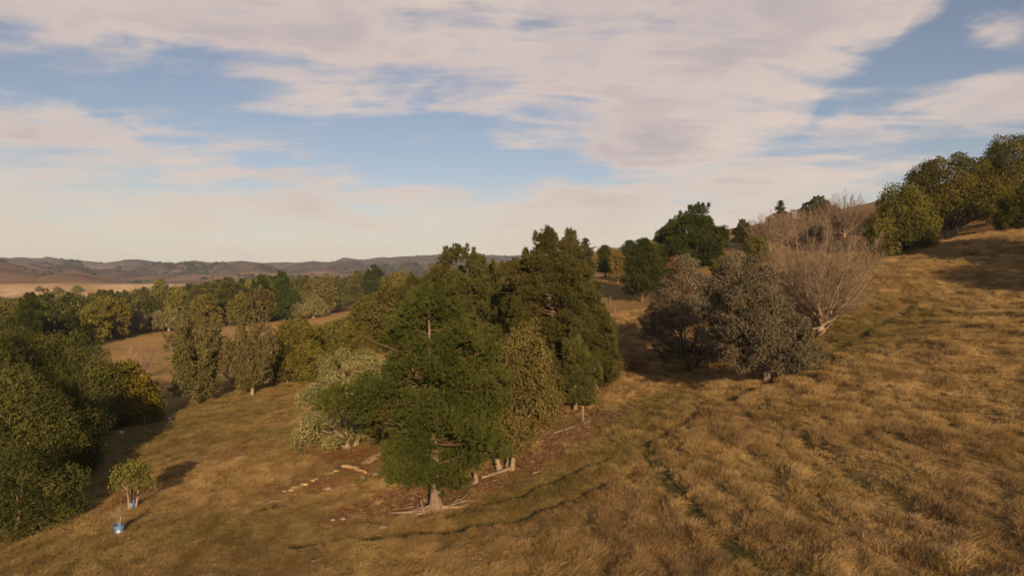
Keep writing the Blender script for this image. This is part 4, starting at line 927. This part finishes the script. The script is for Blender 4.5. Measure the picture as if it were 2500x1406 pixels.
def forest():
    rng = rs(201); pts = list(taken); cnt = 0
    kinds = [('pine_tree', 'dark pine in the forest beyond the paddock'), ('pine_tree', 'green pine in the forest beyond the paddock'), ('broadleaf_tree', 'mid-green broadleaf tree in the forest beyond the paddock'),
             ('broadleaf_tree', 'yellow-green broadleaf tree in the forest beyond the paddock'), ('gum_tree', 'olive gum in the forest beyond the paddock'), ('gum_tree', 'brownish gum in the forest beyond the paddock'), ('broadleaf_tree', 'russet autumn tree in the forest beyond the paddock')]
    for tr in range(16000):
        az = rng.uniform(math.atan(-1350/F), math.atan(180/F)); r = 120+ (590-120)*rng.random()**.8
        x, y = r*math.sin(az), r*math.cos(az)
        if woodland(np.array([x]), np.array([y]))[0] < .9 or y > 570: continue
        u = 1250+x/y*F
        if u > 900 and r < 140: continue
        g = float(ground(x, y)[0])
        # tops follow the skyline of the forest
        vt = np.interp(u, [0, 100, 330, 480, 620, 760, 900, 1080, 1250, 1430], [724, 718, 708, 692, 674, 664, 655, 648, 636, 620]) + rng.uniform(-4, 16)
        h = min(CZ-(vt-703)/F*y-g, 19*rng.uniform(.8, 1)) if r > 200 else rng.uniform(9, 13)
        if h < 6.5: continue
        rad = .21*h+1.4+.004*r
        if any((x-a)**2+(y-b)**2 < (rad+c)**2*.42 for a, b, c in pts): continue
        pts.append((x, y, rad))
        zone = ['at the left edge of the picture', 'behind the yellow-green layered tree', 'behind the three small silver trees', 'behind the left poplar', 'behind the thinner poplar', 'around the dark paddock pine', 'past the upper end of the paddock', 'behind the big bushy pine', 'behind the tallest pine'][int(np.searchsorted([120, 310, 430, 550, 650, 790, 950, 1180], u))]
        e = float(np.interp(az, _eaz, _er)); row = 'front row' if r < e+35 else ('middle' if r < e+120 else 'far back')
        k = rng.choice(7, p=[.30, .24, .14, .10, .11, .08, .03])
        stand(kinds[k][0], kinds[k][1].split(' in the')[0]+', '+row+' of the forest '+zone, fp[k], (x, y), scale=min(1.2, h/FH[k]*rng.uniform(.9, 1.15)), sz=h/FH[k], rz=rng.uniform(0, 6.28), group='forest trees, '+kinds[k][1].split(' in ')[0])
        cnt += 1
        if cnt >= 290: break
    print('forest', cnt)
forest()

# ------------------------------------------------------------------ grass: tufts scattered over the near slope, one uncountable mass
def grass_material():
    m, t, out = new_mat('dry_grass')
    hgt = attr(t, 'tint'); g = attr(t, 'tuft_green', 'INSTANCER'); r = attr(t, 'tuft_rand', 'INSTANCER')
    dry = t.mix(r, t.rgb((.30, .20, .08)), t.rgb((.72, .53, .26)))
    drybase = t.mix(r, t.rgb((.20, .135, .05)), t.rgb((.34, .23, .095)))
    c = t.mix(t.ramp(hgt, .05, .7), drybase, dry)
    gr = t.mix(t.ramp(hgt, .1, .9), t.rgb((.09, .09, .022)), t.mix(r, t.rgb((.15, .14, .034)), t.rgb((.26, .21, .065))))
    bw = attr(t, 'tuft_brown', 'INSTANCER'); c = t.mix(bw, c, t.mix(r, t.rgb((.16, .095, .06)), t.rgb((.34, .215, .14))))
    c = t.mix(g, c, gr)
    d = t.new('ShaderNodeBsdfDiffuse'); t.l.new(c, d.inputs[0]); tr = t.new('ShaderNodeBsdfTranslucent'); t.l.new(c, tr.inputs[0])
    mx = t.new('ShaderNodeMixShader'); mx.inputs[0].default_value = .4
    t.l.new(d.outputs[0], mx.inputs[1]); t.l.new(tr.outputs[0], mx.inputs[2]); t.l.new(mx.outputs[0], out.inputs[0])
    return m
M['grass'] = grass_material()
def tuft_mesh(seed, n, rad, h, wd, lean):
    rng = rs(seed); mb = MB()
    a = rng.uniform(0, 6.28, n); r = rad*np.sqrt(rng.random(n)); b = np.stack([r*np.cos(a), r*np.sin(a), np.full(n, -.03)], 1)
    o = norm(np.stack([np.cos(a), np.sin(a), np.zeros(n)], 1)*rng.uniform(.1, .6, n)[:, None] + np.array([lean[0], lean[1], 0]) + rng.normal(0, .2, (n, 3))*[1, 1, 0] + np.array([0, 0, 1.0]))
    L = h*rng.uniform(.5, 1.15, n); side = norm(np.cross(o, rng.normal(size=(n, 3)))); w = (wd*rng.uniform(.7, 1.3, n))[:, None]
    bend = np.stack([o[:, 0], o[:, 1], np.zeros(n)], 1)*L[:, None]*.45 + np.array([lean[0], lean[1], 0])*.35*L[:, None] - np.array([0, 0, .12])*L[:, None]
    m1 = b+o*L[:, None]*.55; tip = b+o*L[:, None]+bend
    v = np.stack([b-side*w*.5, b+side*w*.5, m1-side*w*.42, m1+side*w*.42, tip], 1).reshape(-1, 3)
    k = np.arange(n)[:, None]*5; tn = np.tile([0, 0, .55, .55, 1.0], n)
    f = np.concatenate([k+np.array([[0, 1, 3]]), k+np.array([[0, 3, 2]]), k+np.array([[2, 3, 4]])])
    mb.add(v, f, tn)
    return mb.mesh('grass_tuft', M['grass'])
def build_grass():
    rng = rs(301)
    specs = [(26, .18, .46, .015, (.22, -.12)), (34, .24, .56, .015, (.34, -.05)), (22, .15, .36, .014, (.1, -.1)), (30, .28, .28, .016, (.15, 0)), (40, .26, .48, .013, (.42, -.2)), (18, .20, .20, .017, (0, 0))]
    src = [bpy.data.objects.new('grass_tuft', tuft_mesh(310+i, *s)) for i, s in enumerate(specs)]
    def scatter(n, x0, x1, y0, y1): return rng.uniform(x0, x1, n), rng.uniform(y0, y1, n)
    xs, ys, ss = [], [], []
    for (n, x0, x1, y0, y1, s) in [(150000, -34, 46, 14, 48, .72), (110000, -50, 76, 48, 84, .95), (45000, -62, 92, 84, 112, 1.25)]:
        x, y = scatter(n, x0, x1, y0, y1)
        keep = np.abs(x) < .80*y+6; x = x[keep]; y = y[keep]
        xs.append(x); ys.append(y); ss.append(np.full(len(x), s))
    x = np.concatenate(xs); y = np.concatenate(ys); s = np.concatenate(ss)
    dirt, green, path_and_shade = masks(x, y)
    cl = fbm(x/.75, y/1.3, 3, 91); big = fbm(x/6, y/6, 3, 92)
    mown = sstep(-30-(y-42)*.23-x, -5, 4)                                        # the flat below the slope is grazed short
    dens = np.clip(.6+1.2*(cl-.35)*1.5, .3, 1)*(1-.93*dirt)*(1-.9*path_and_shade)*(1-.45*mown)
    keep = rng.random(len(x)) < dens
    x, y, s, dirt, green, path_and_shade, cl, big, mown = [q[keep] for q in (x, y, s, dirt, green, path_and_shade, cl, big, mown)]
    z = ground(x, y)
    n = len(x); print('tufts', n)
    size = s*(.65+.6*np.clip((cl-.3)*2, 0, 1))*(.7+.6*big)*(1-.55*mown)*(1-.35*green)*rng.uniform(.75, 1.25, n)
    me = bpy.data.meshes.new('grass'); me.vertices.add(n); me.vertices.foreach_set('co', np.stack([x, y, z], 1).astype(np.float32).ravel())
    def put(nm, typ, val):
        a = me.attributes.new(nm, typ, 'POINT'); a.data.foreach_set('value' if typ != 'FLOAT_VECTOR' else 'vector', np.asarray(val).ravel())
    kind = np.where(size*rng.uniform(.8, 1.2, n) > 1.0*s, rng.choice([1, 4, 0], n), rng.choice([0, 2, 3, 5], n)); kind = np.where(mown > .5, rng.choice([3, 5, 2], n), kind)
    put('tuft_green', 'FLOAT', np.clip(green*1.05+rng.normal(0, .12, n), 0, 1).astype(np.float32))
    put('tuft_rand', 'FLOAT', np.clip(1.3*(fbm(x/.8, y/1.5, 3, 95)-.3)+.5*(rng.random(n)-.4)+.06, 0, 1).astype(np.float32))
    put('tuft_brown', 'FLOAT', np.clip(sstep(fbm(x/5.2, y/5.2, 4, 96), .5, .68)*.5*rng.uniform(.3, 1.2, n), 0, 1).astype(np.float32))
    put('tuft_kind', 'INT', kind.astype(np.int32))
    put('tuft_size', 'FLOAT', size.astype(np.float32))
    put('tuft_rot', 'FLOAT_VECTOR', np.stack([rng.normal(0, .08, n), rng.normal(0, .08, n), rng.normal(0, .7, n)], 1).astype(np.float32))
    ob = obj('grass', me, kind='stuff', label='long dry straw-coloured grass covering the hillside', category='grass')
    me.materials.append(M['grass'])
    ng = bpy.data.node_groups.new('grass_scatter', 'GeometryNodeTree'); N = ng.nodes; Lk = ng.links
    ng.interface.new_socket('Geometry', in_out='INPUT', socket_type='NodeSocketGeometry'); ng.interface.new_socket('Geometry', in_out='OUTPUT', socket_type='NodeSocketGeometry')
    gi = N.new('NodeGroupInput'); go = N.new('NodeGroupOutput'); iop = N.new('GeometryNodeInstanceOnPoints'); ji = N.new('GeometryNodeJoinGeometry')
    for o in reversed(src):
        oi = N.new('GeometryNodeObjectInfo'); oi.inputs['Object'].default_value = o; oi.inputs['As Instance'].default_value = True
        Lk.new(oi.outputs['Geometry'], ji.inputs[0])
    def na(nm, typ):
        a = N.new('GeometryNodeInputNamedAttribute'); a.data_type = typ; a.inputs['Name'].default_value = nm; return a.outputs['Attribute']
    Lk.new(gi.outputs[0], iop.inputs['Points']); Lk.new(ji.outputs[0], iop.inputs['Instance']); iop.inputs['Pick Instance'].default_value = True
    Lk.new(na('tuft_kind', 'INT'), iop.inputs['Instance Index'])
    er = N.new('FunctionNodeEulerToRotation'); Lk.new(na('tuft_rot', 'FLOAT_VECTOR'), er.inputs[0]); Lk.new(er.outputs[0], iop.inputs['Rotation'])
    cv = N.new('ShaderNodeCombineXYZ'); sz = na('tuft_size', 'FLOAT')
    for k in range(3): Lk.new(sz, cv.inputs[k])
    Lk.new(cv.outputs[0], iop.inputs['Scale']); Lk.new(iop.outputs[0], go.inputs[0])
    md = ob.modifiers.new('scatter', 'NODES'); md.node_group = ng
build_grass()

def build_litter():
    """twigs, bark and dead leaves strewn over the bare soil"""
    rng = rs(331); mb = MB(); n = 5200; k = rng.integers(0, len(SOILSTRIP), n)
    x = SOILSTRIP[k, 0]+rng.normal(0, 1.9, n); y = SOILSTRIP[k, 1]+rng.normal(0, 1.9, n)
    c = np.stack([x, y, ground(x, y)+rng.uniform(.005, .05, n)], 1); a = rng.uniform(0, 6.28, n); d = np.stack([np.cos(a), np.sin(a), rng.normal(.08, .12, n)], 1)
    L = np.where(rng.random(n) < .3, rng.uniform(.25, .9, n), rng.uniform(.08, .25, n)); W = np.where(L > .25, .035, rng.uniform(.05, .11, n))
    leaves(mb, c, d, norm(rng.normal(0, .35, (n, 3))+[0, -.25, 1]), L, W, rng.random(n))
    obj('leaf_litter', mb.mesh('leaf_litter', leaf_material('leaf_litter', (.09, .05, .028), (.33, .225, .15), trans=0.0)), kind='stuff', label='twigs and dead leaves strewn on the red soil under the pines', category='litter')
build_litter()

# ------------------------------------------------------------------ posts, stumps, stones, dead wood
def stick(name, label, cat, base, top, r0, r1, mat, sides=7, group=None, bendy=.0, n=5, seed=1):
    rng = rs(seed); base = np.asarray(base, float); top = np.asarray(top, float)
    c = bez(base, (base+top)/2+rng.normal(0, bendy, 3), top, n)-base
    mb = MB(); tube(mb, c, np.linspace(r0, r1, n)*rng.uniform(.9, 1.1, n), sides)
    o = obj(name, mb.mesh(name, mat, True), label=label, category=cat); o.location = base
    if group: o['group'] = group
    return o
up = np.array([0, 0, 1.0])
p = spot(1423, 1030); stick('fence_post', 'grey wooden post standing on bare soil right of the gum', 'post', p-up*.2, p+up*1.35, .09, .085, M['dead'])
p = spot(1038, 1256); stick('fence_post', 'short leaning stake among the roots of the big bushy pine', 'post', p-up*.2, p+up*.85+np.array([-.28, .1, 0]), .06, .05, M['dead'])
p = spot(1491, 745); stick('fence_post', 'thin distant post at the foot of the spur', 'post', p-up*.2, p+up*1.7, .06, .05, M['dead'])
p = spot(1503, 772); stick('fence_post', 'distant post lower down beside the dark pines', 'post', p-up*.2, p+up*1.4, .06, .05, M['dead'])
def stump():
    p = spot(1161, 1178); mb = MB(); rng = rs(5)
    c = np.array([(0, 0, -.2), (0, 0, .05), (.02, 0, .3), (.0, .02, .55), (-.03, .03, .68)]); tube(mb, c, np.array([.30, .22, .17, .13, .03]), 9)
    o = obj('tree_stump', mb.mesh('tree_stump', M['dead'], True), label='pointed pale stump between the big bushy pine and the gum', category='stump'); o.location = p
stump()
p = spot(1255, 1142); q = spot(1175, 1170)
stick('log', 'grey log lying on the soil below the gum stems', 'log', q+up*.12, p+up*.12, .10, .14, M['dead'], bendy=.12, n=7, seed=3)
p = spot(1150, 1215); q = spot(1090, 1225)
for i, (u0, v0, u1, v1, r, lab) in enumerate([
    (655, 1231, 690, 1227, .07, 'thin pale branch lying at the left end of the stony ditch'),
    (908, 1234, 928, 1228, .05, 'short pale stick on red soil left of the pine roots'),
    (930, 1090, 1000, 1072, .06, 'broken pale branch under the left side of the big bushy pine'),
    (1125, 1222, 1145, 1204, .08, 'short root-like log right of the big pine trunk'),
    (1380, 1050, 1440, 1030, .09, 'fallen branch beside the grey wooden post'),
    (1350, 1060, 1400, 1042, .08, 'fallen branch on bare soil left of the grey wooden post'),
    (1300, 1160, 1320, 1154, .08, 'small pale log in the grass right of the gum'),
    (2000, 822, 2030, 790, .16, 'pale broken limb propped at the foot of the fan-shaped tree'),
    (345, 955, 420, 880, .06, 'long pale dead branch leaning near the pale leafless tree'),
    (660, 930, 700, 945, .05, 'pale dead branch lying right of the thin poplar'),
    (760, 1372, 785, 1364, .05, 'pale stick in the grass at the lower middle'),
    (1560, 950, 1620, 905, .07, 'drooping dead limb at the foot of the shaded grey-brown tree')]):
    a, b = spot(u0, v0), spot(u1, v1); stick('dead_branch', lab, 'branch', a+up*.06, b+up*.1, r, r*.4, M['dead'], 6, 'dead branches on the ground', .12, 7, 20+i)
def stone(name, label, p, s, mat, seed, group=None, cat='stone', flat=.7, rz=0):
    rng = rs(seed); mb = MB(); n = 7; rings = [(-.35, .8), (.0, 1.0), (.4, .92), (.72, .6)]
    V = []
    for z, r in rings:
        a = np.arange(n)*2*np.pi/n+rng.normal(0, .12, n); rr = r*rng.uniform(.78, 1.15, n)
        V.append(np.stack([rr*np.cos(a)*s[0], rr*np.sin(a)*s[1], (z+rng.normal(0, .06, n))*s[2]], 1))
    V = np.concatenate(V+[np.array([[0, 0, .84*s[2]]])]); F4 = []
    for k in range(3):
        for j in range(n): F4.append((k*n+j, k*n+(j+1) % n, (k+1)*n+(j+1) % n, (k+1)*n+j))
    mb.add(V, F4); mb2 = np.array([(3*n+j, 3*n+(j+1) % n, 4*n) for j in range(n)]); mb.f3.append(mb2)
    o = obj(name, mb.mesh(name, mat), label=label, category=cat); o.location = p; o.rotation_euler = (0, 0, rz)
    if group: o['group'] = group
    return o
stone('stone', 'rounded pale boulder left of the big pine trunk, right of a pair', spot(963, 1176), (.26, .22, .30), M['rock'], 61)
stone('stone', 'flat pale boulder left of the big pine trunk, left of a pair', spot(953, 1178), (.28, .2, .22), M['rock'], 62)
for i, (u, v, s, lab) in enumerate([(746, 1209, .22, 'grey stone near the left end of the ditch'), (760, 1207, .2, 'grey stone second from the left in the ditch'), (800, 1194, .34, 'largest grey stone in the middle of the ditch'),
    (849, 1183, .18, 'small grey stone alone in the ditch'), (896, 1181, .2, 'pointed stone just below the ditch'), (885, 1167, .26, 'stone at the upper bend of the ditch'), (915, 1158, .25, 'topmost stone of the ditch'),
    (837, 1267, .2, 'small pale stone in the grass below the ditch'), (813, 1269, .16, 'smaller pale stone left of another below the ditch'), (935, 1288, .28, 'dark stone below the end of the pine roots'), (958, 1150, .24, 'stone in the shade under the left edge of the big pine')]):
    stone('stone', lab, spot(u, v), (s*1.2, s, s*.8), M['rock'], 70+i, 'stones along the ditch')
def clay_patch(name, label, pix, seed, lift=.05):
    """bare pale clay: an uneven low sheet with a broken edge"""
    rng = rs(seed); line = trail(pix[0], .35); mb = MB(); ws = np.interp(np.linspace(0, 1, len(line)), np.linspace(0, 1, len(pix[1])), pix[1])
    tg = norm(np.gradient(line[:, :2], axis=0)); sd = np.stack([-tg[:, 1], tg[:, 0]], 1); m = 7; V = []
    for k in range(len(line)):
        o = np.linspace(-1, 1, m)*ws[k]*rng.uniform(.7, 1.25, m); xy = line[k, :2]+sd[k]*o[:, None]+rng.normal(0, .04, (m, 2))
        e = 1-np.abs(np.linspace(-1, 1, m))**3; V.append(np.stack([xy[:, 0], xy[:, 1], ground(xy[:, 0], xy[:, 1])+lift*1.2*e*rng.uniform(.5, 1.5, m)-.06*(1-e)], 1))
    V = np.concatenate(V); n = len(line); i = np.arange(n-1)[:, None]*m+np.arange(m-1)[None]
    mb.add(V, np.stack([i, i+1, i+m+1, i+m], -1).reshape(-1, 4))
    obj(name, mb.mesh(name, M['clay'], True), kind='structure', label=label)
clay_patch('ground_clay', 'bare pale clay scar under the silver-green tree', ([(882, 1136), (910, 1118), (948, 1100)], [.45, .75, .4]), 5, .12)
clay_patch('ground_clay', 'thin pale clay track crossing the slope', ([(836, 1138), (862, 1140), (897, 1157)], [.35, .35, .15]), 6, .1)
for i, (u, v, s) in enumerate([(712, 1197, .3), (722, 1192, .42), (734, 1187, .25), (742, 1183, .34), (762, 1173, .26), (770, 1169, .2), (800, 1157, .24), (808, 1155, .3), (820, 1150, .28), (694, 1199, .16)]):
    stone('clay_clod', 'pale clay clod in the broken row above the stony ditch', spot(u, v), (s*1.1, s*.7, s*.5), M['clay'], 130+i, 'clay clods in a row above the ditch', 'clod')

# ------------------------------------------------------------------ blue drums used as tree guards, and the small trees in them
M['drum'] = plain_material('blue_plastic', (.06, .13, .27), (.10, .20, .36), .45, 2, .4, 0)
M['white'] = plain_material('white_label', (.42, .40, .36), (.55, .53, .48), .7, 5, .2, 0)
M['drumdark'] = plain_material('dark_plastic', (.03, .025, .03), (.07, .06, .06), .6, 3, .3, 0)
def drum(label, p, r, h, tilt, rz, paint=True):
    e = empty('blue_drum', p-up*.08, rz, label=label, category='drum', group='blue drums used as tree guards'); e.rotation_euler = (tilt, 0, rz)
    mb = MB(); n = 20; prof = [(0, .95), (.04, 1), (.30, 1), (.32, 1.035), (.35, 1.035), (.37, 1), (.64, 1), (.66, 1.035), (.69, 1.035), (.71, 1), (.96, 1), (1.0, .96)]
    c = np.array([(0, 0, z*h) for z, _ in prof]); tube(mb, c, np.array([q*r for _, q in prof]), n, cap=False)
    tube(mb, np.array([(0, 0, h), (0, 0, h*.97), (0, 0, .05)]), np.array([r*.96, r*.93, r*.93]), n, cap=False)
    obj('body', mb.mesh('body', M['drum'], True), e)
    mb = MB(); a = np.linspace(0, 2*np.pi, n, endpoint=False); tube(mb, np.array([(0, 0, h*.985), (0, 0, h*1.03)]), np.array([r*1.04, r*1.04]), n, cap=False)
    tube(mb, np.array([(0, 0, h*1.03), (0, 0, h*.985)]), np.array([r*.94, r*.94]), n, cap=False)
    k = np.arange(n); ring = np.concatenate([np.stack([r*1.04*np.cos(a), r*1.04*np.sin(a), np.full(n, h*1.03)], 1), np.stack([r*.94*np.cos(a), r*.94*np.sin(a), np.full(n, h*1.03)], 1)])
    mb.add(ring, np.stack([k, (k+1) % n, n+(k+1) % n, n+k], 1)); obj('rim', mb.mesh('rim', M['drum']), e)
    if paint:
        mb = MB(); aa = np.linspace(-1.45, -.75, 6); rr = r*1.012
        V = np.concatenate([np.stack([rr*np.cos(aa), rr*np.sin(aa), np.full(6, z)], 1) for z in (h*.39, h*.62)]); i = np.arange(5)
        mb.add(V, np.stack([i, i+1, i+7, i+6], 1)); obj('sticker', mb.mesh('sticker', M['white']), e, label='square white label')
    return e
p1 = spot(292, 1302); drum('blue drum with a white label round a bare sapling', p1, .27, .66, .12, -.1)
p2 = spot(322, 1243); drum('paler blue drum round the small leafy tree', p2, .24, .58, -.1, 2.4, False)
p, h = p2, 3.25
smallt = puff_tree(151, 3.3, 1.35, M['mid'], M['bark_pale'], base=.46, n_clumps=44, cr=.36, zs=.9, per=75, L=.17, Wd=.09, prof=dome, inner=.35, r0=.11, stems=3, droop=.2)
stand('small_tree', 'small leafy tree with pale forked stems growing out of a blue drum', smallt, p2)
sap = branchy_tree(153, 1.9, .35, M['twig_pale'], M['bark_pale'], n_limb=5, fork=.45, sub=3, twigs=2, TL=.18, TW=.012, r0=.06)
stand('sapling', 'bare pale sapling standing in the labelled blue drum', sap, p1)
bush = puff_tree(155, 1.2, .9, M['russet'], M['bark_dark'], base=.05, n_clumps=26, cr=.3, zs=.8, per=60, L=.1, Wd=.06, prof=dome, inner=.3, r0=.04)
stand('bush', 'low brown bush between the two blue drums', bush, spot(300, 1245)+np.array([-.6, 1.0, 0]), cat='bush')
def trough(name, label, p, s, mat, cat, rz=0):
    mb = MB(); a, b, c = s; t = .03
    V = np.array([(-a, -b, 0), (a, -b, 0), (a, b, 0), (-a, b, 0), (-a*1.08, -b*1.08, c), (a*1.08, -b*1.08, c), (a*1.08, b*1.08, c), (-a*1.08, b*1.08, c), (-a+t, -b+t, c), (a-t, -b+t, c), (a-t, b-t, c), (-a+t, b-t, c), (-a+t, -b+t, c*.3), (a-t, -b+t, c*.3), (a-t, b-t, c*.3), (-a+t, b-t, c*.3)])
    Fq = [(0, 1, 5, 4), (1, 2, 6, 5), (2, 3, 7, 6), (3, 0, 4, 7), (4, 5, 9, 8), (5, 6, 10, 9), (6, 7, 11, 10), (7, 4, 8, 11), (8, 9, 13, 12), (9, 10, 14, 13), (10, 11, 15, 14), (11, 8, 12, 15), (12, 13, 14, 15)]
    mb.add(V, Fq); o = obj(name, mb.mesh(name, mat), label=label, category=cat); o.location = p-up*.03; o.rotation_euler = (0, 0, rz)
trough('tub', 'small white tub in the shade below the yellow tree', spot(297, 1058), (.16, .14, .3), M['white'], 'tub')
trough('tub', 'bluish tub round a twig right of the white tub', spot(355, 1050), (.2, .18, .3), M['rock'], 'tub', .3)
trough('tub', 'dark tub on the shaded grass below the left poplar', spot(413, 1028), (.2, .2, .5), M['drumdark'], 'tub', .5)
stick('fence_post', 'pale stake lying on the grass below the left poplar', 'post', spot(418, 1013)+up*.05, spot(428, 1008)+up*.25, .05, .05, M['dead'])
stick('fence_post', 'small pale peg on the shaded grass right of the left poplar', 'post', spot(498, 1004)-up*.1, spot(498, 1004)+up*.5, .05, .05, M['dead'])
tw = branchy_tree(157, 1.6, .5, M['twig'], M['bark_pale'], n_limb=5, fork=.3, sub=3, twigs=3, TL=.25, TW=.015, leaf=M['mid'], L=.1, Wd=.06, per=3, r0=.03)
stand('sapling', 'wispy sapling in the bluish tub', tw, spot(355, 1050))

# rough bushes along the foot of the slope and round the hollow
scrubA = puff_tree(161, 2.2, 1.8, M['russet'], M['bark_dark'], base=.02, n_clumps=40, cr=.5, zs=.8, per=55, L=.16, Wd=.07, prof=dome, inner=.3, r0=.05, leafn=1.0)
for i, (u, v, s, lab) in enumerate([(1640, 745, 1.3, 'brown scrub bush under the reddish-brown tree'), (1600, 790, 1.0, 'brown scrub bush on the near side of the spur'), (1655, 800, 1.2, 'brown scrub beside the shaded grey-brown tree'),
    (1545, 905, 1.0, 'brown scrub at the foot of the low pine boughs'), (2150, 625, 1.3, 'dark scrub in the hollow under the dark brow tree'), (2110, 650, 1.0, 'brown scrub in the hollow right of the fan-shaped tree'), (1840, 640, 1.5, 'brown scrub left of the fan-shaped tree top'), (2240, 600, 1.2, 'low scrub at the foot of the golden-lit gum'),
    (450, 960, .8, 'brown weeds at the foot of the left poplar'), (2430, 520, 1.4, 'brown scrub on the bank between the two brow gums'), (1520, 690, 1.4, 'straw-coloured scrub below the golden slender poplar')]):
    stand('bush', lab, scrubA, spot(u, v), scale=s, rz=i*1.3, cat='bush', group='brown scrub bushes')

# trees standing outside the frame whose shadows fall on the slope in view
for (x, y, k, rz, lab) in [(66, 62, 1.0, 1.0, 'gum beyond the right edge shading the upper slope'), (60, 44, .8, 2.0, 'gum beyond the right edge shading the middle slope'), (88, 88, 1.0, 3.0, 'gum beyond the right edge behind the domed gum'), (-42, 34, .9, .4, 'gum beyond the left edge shading the flat'), (-50, 48, 1.0, 1.9, 'gum beyond the left edge behind the mass')]:
    stand('gum_tree', lab, brow if x > 0 else eucA, (x, y), scale=k, rz=rz, group='gums just outside the view')

# ------------------------------------------------------------------ thin evening haze over the whole valley
def build_haze():
    a, b, c0, c1 = 5150.0, 5150.0, -6.0, 230.0
    mb = MB(); V = [(-a, -1600, c0), (a, -1600, c0), (a, b, c0), (-a, b, c0), (-a, -1600, c1), (a, -1600, c1), (a, b, c1), (-a, b, c1)]
    mb.add(V, [(3, 2, 1, 0), (4, 5, 6, 7), (0, 1, 5, 4), (1, 2, 6, 5), (2, 3, 7, 6), (3, 0, 4, 7)])
    m, t, out = new_mat('haze'); v = t.new('ShaderNodeVolumePrincipled')
    v.inputs['Color'].default_value = (.60, .74, 1.0, 1); v.inputs['Density'].default_value = HAZE; v.inputs['Anisotropy'].default_value = 0.0
    t.l.new(v.outputs[0], out.inputs['Volume'])
    obj('haze', mb.mesh('haze', m), kind='stuff', label='thin bluish haze in front of the far hills', category='haze')
HAZE = 0.00009
build_haze()
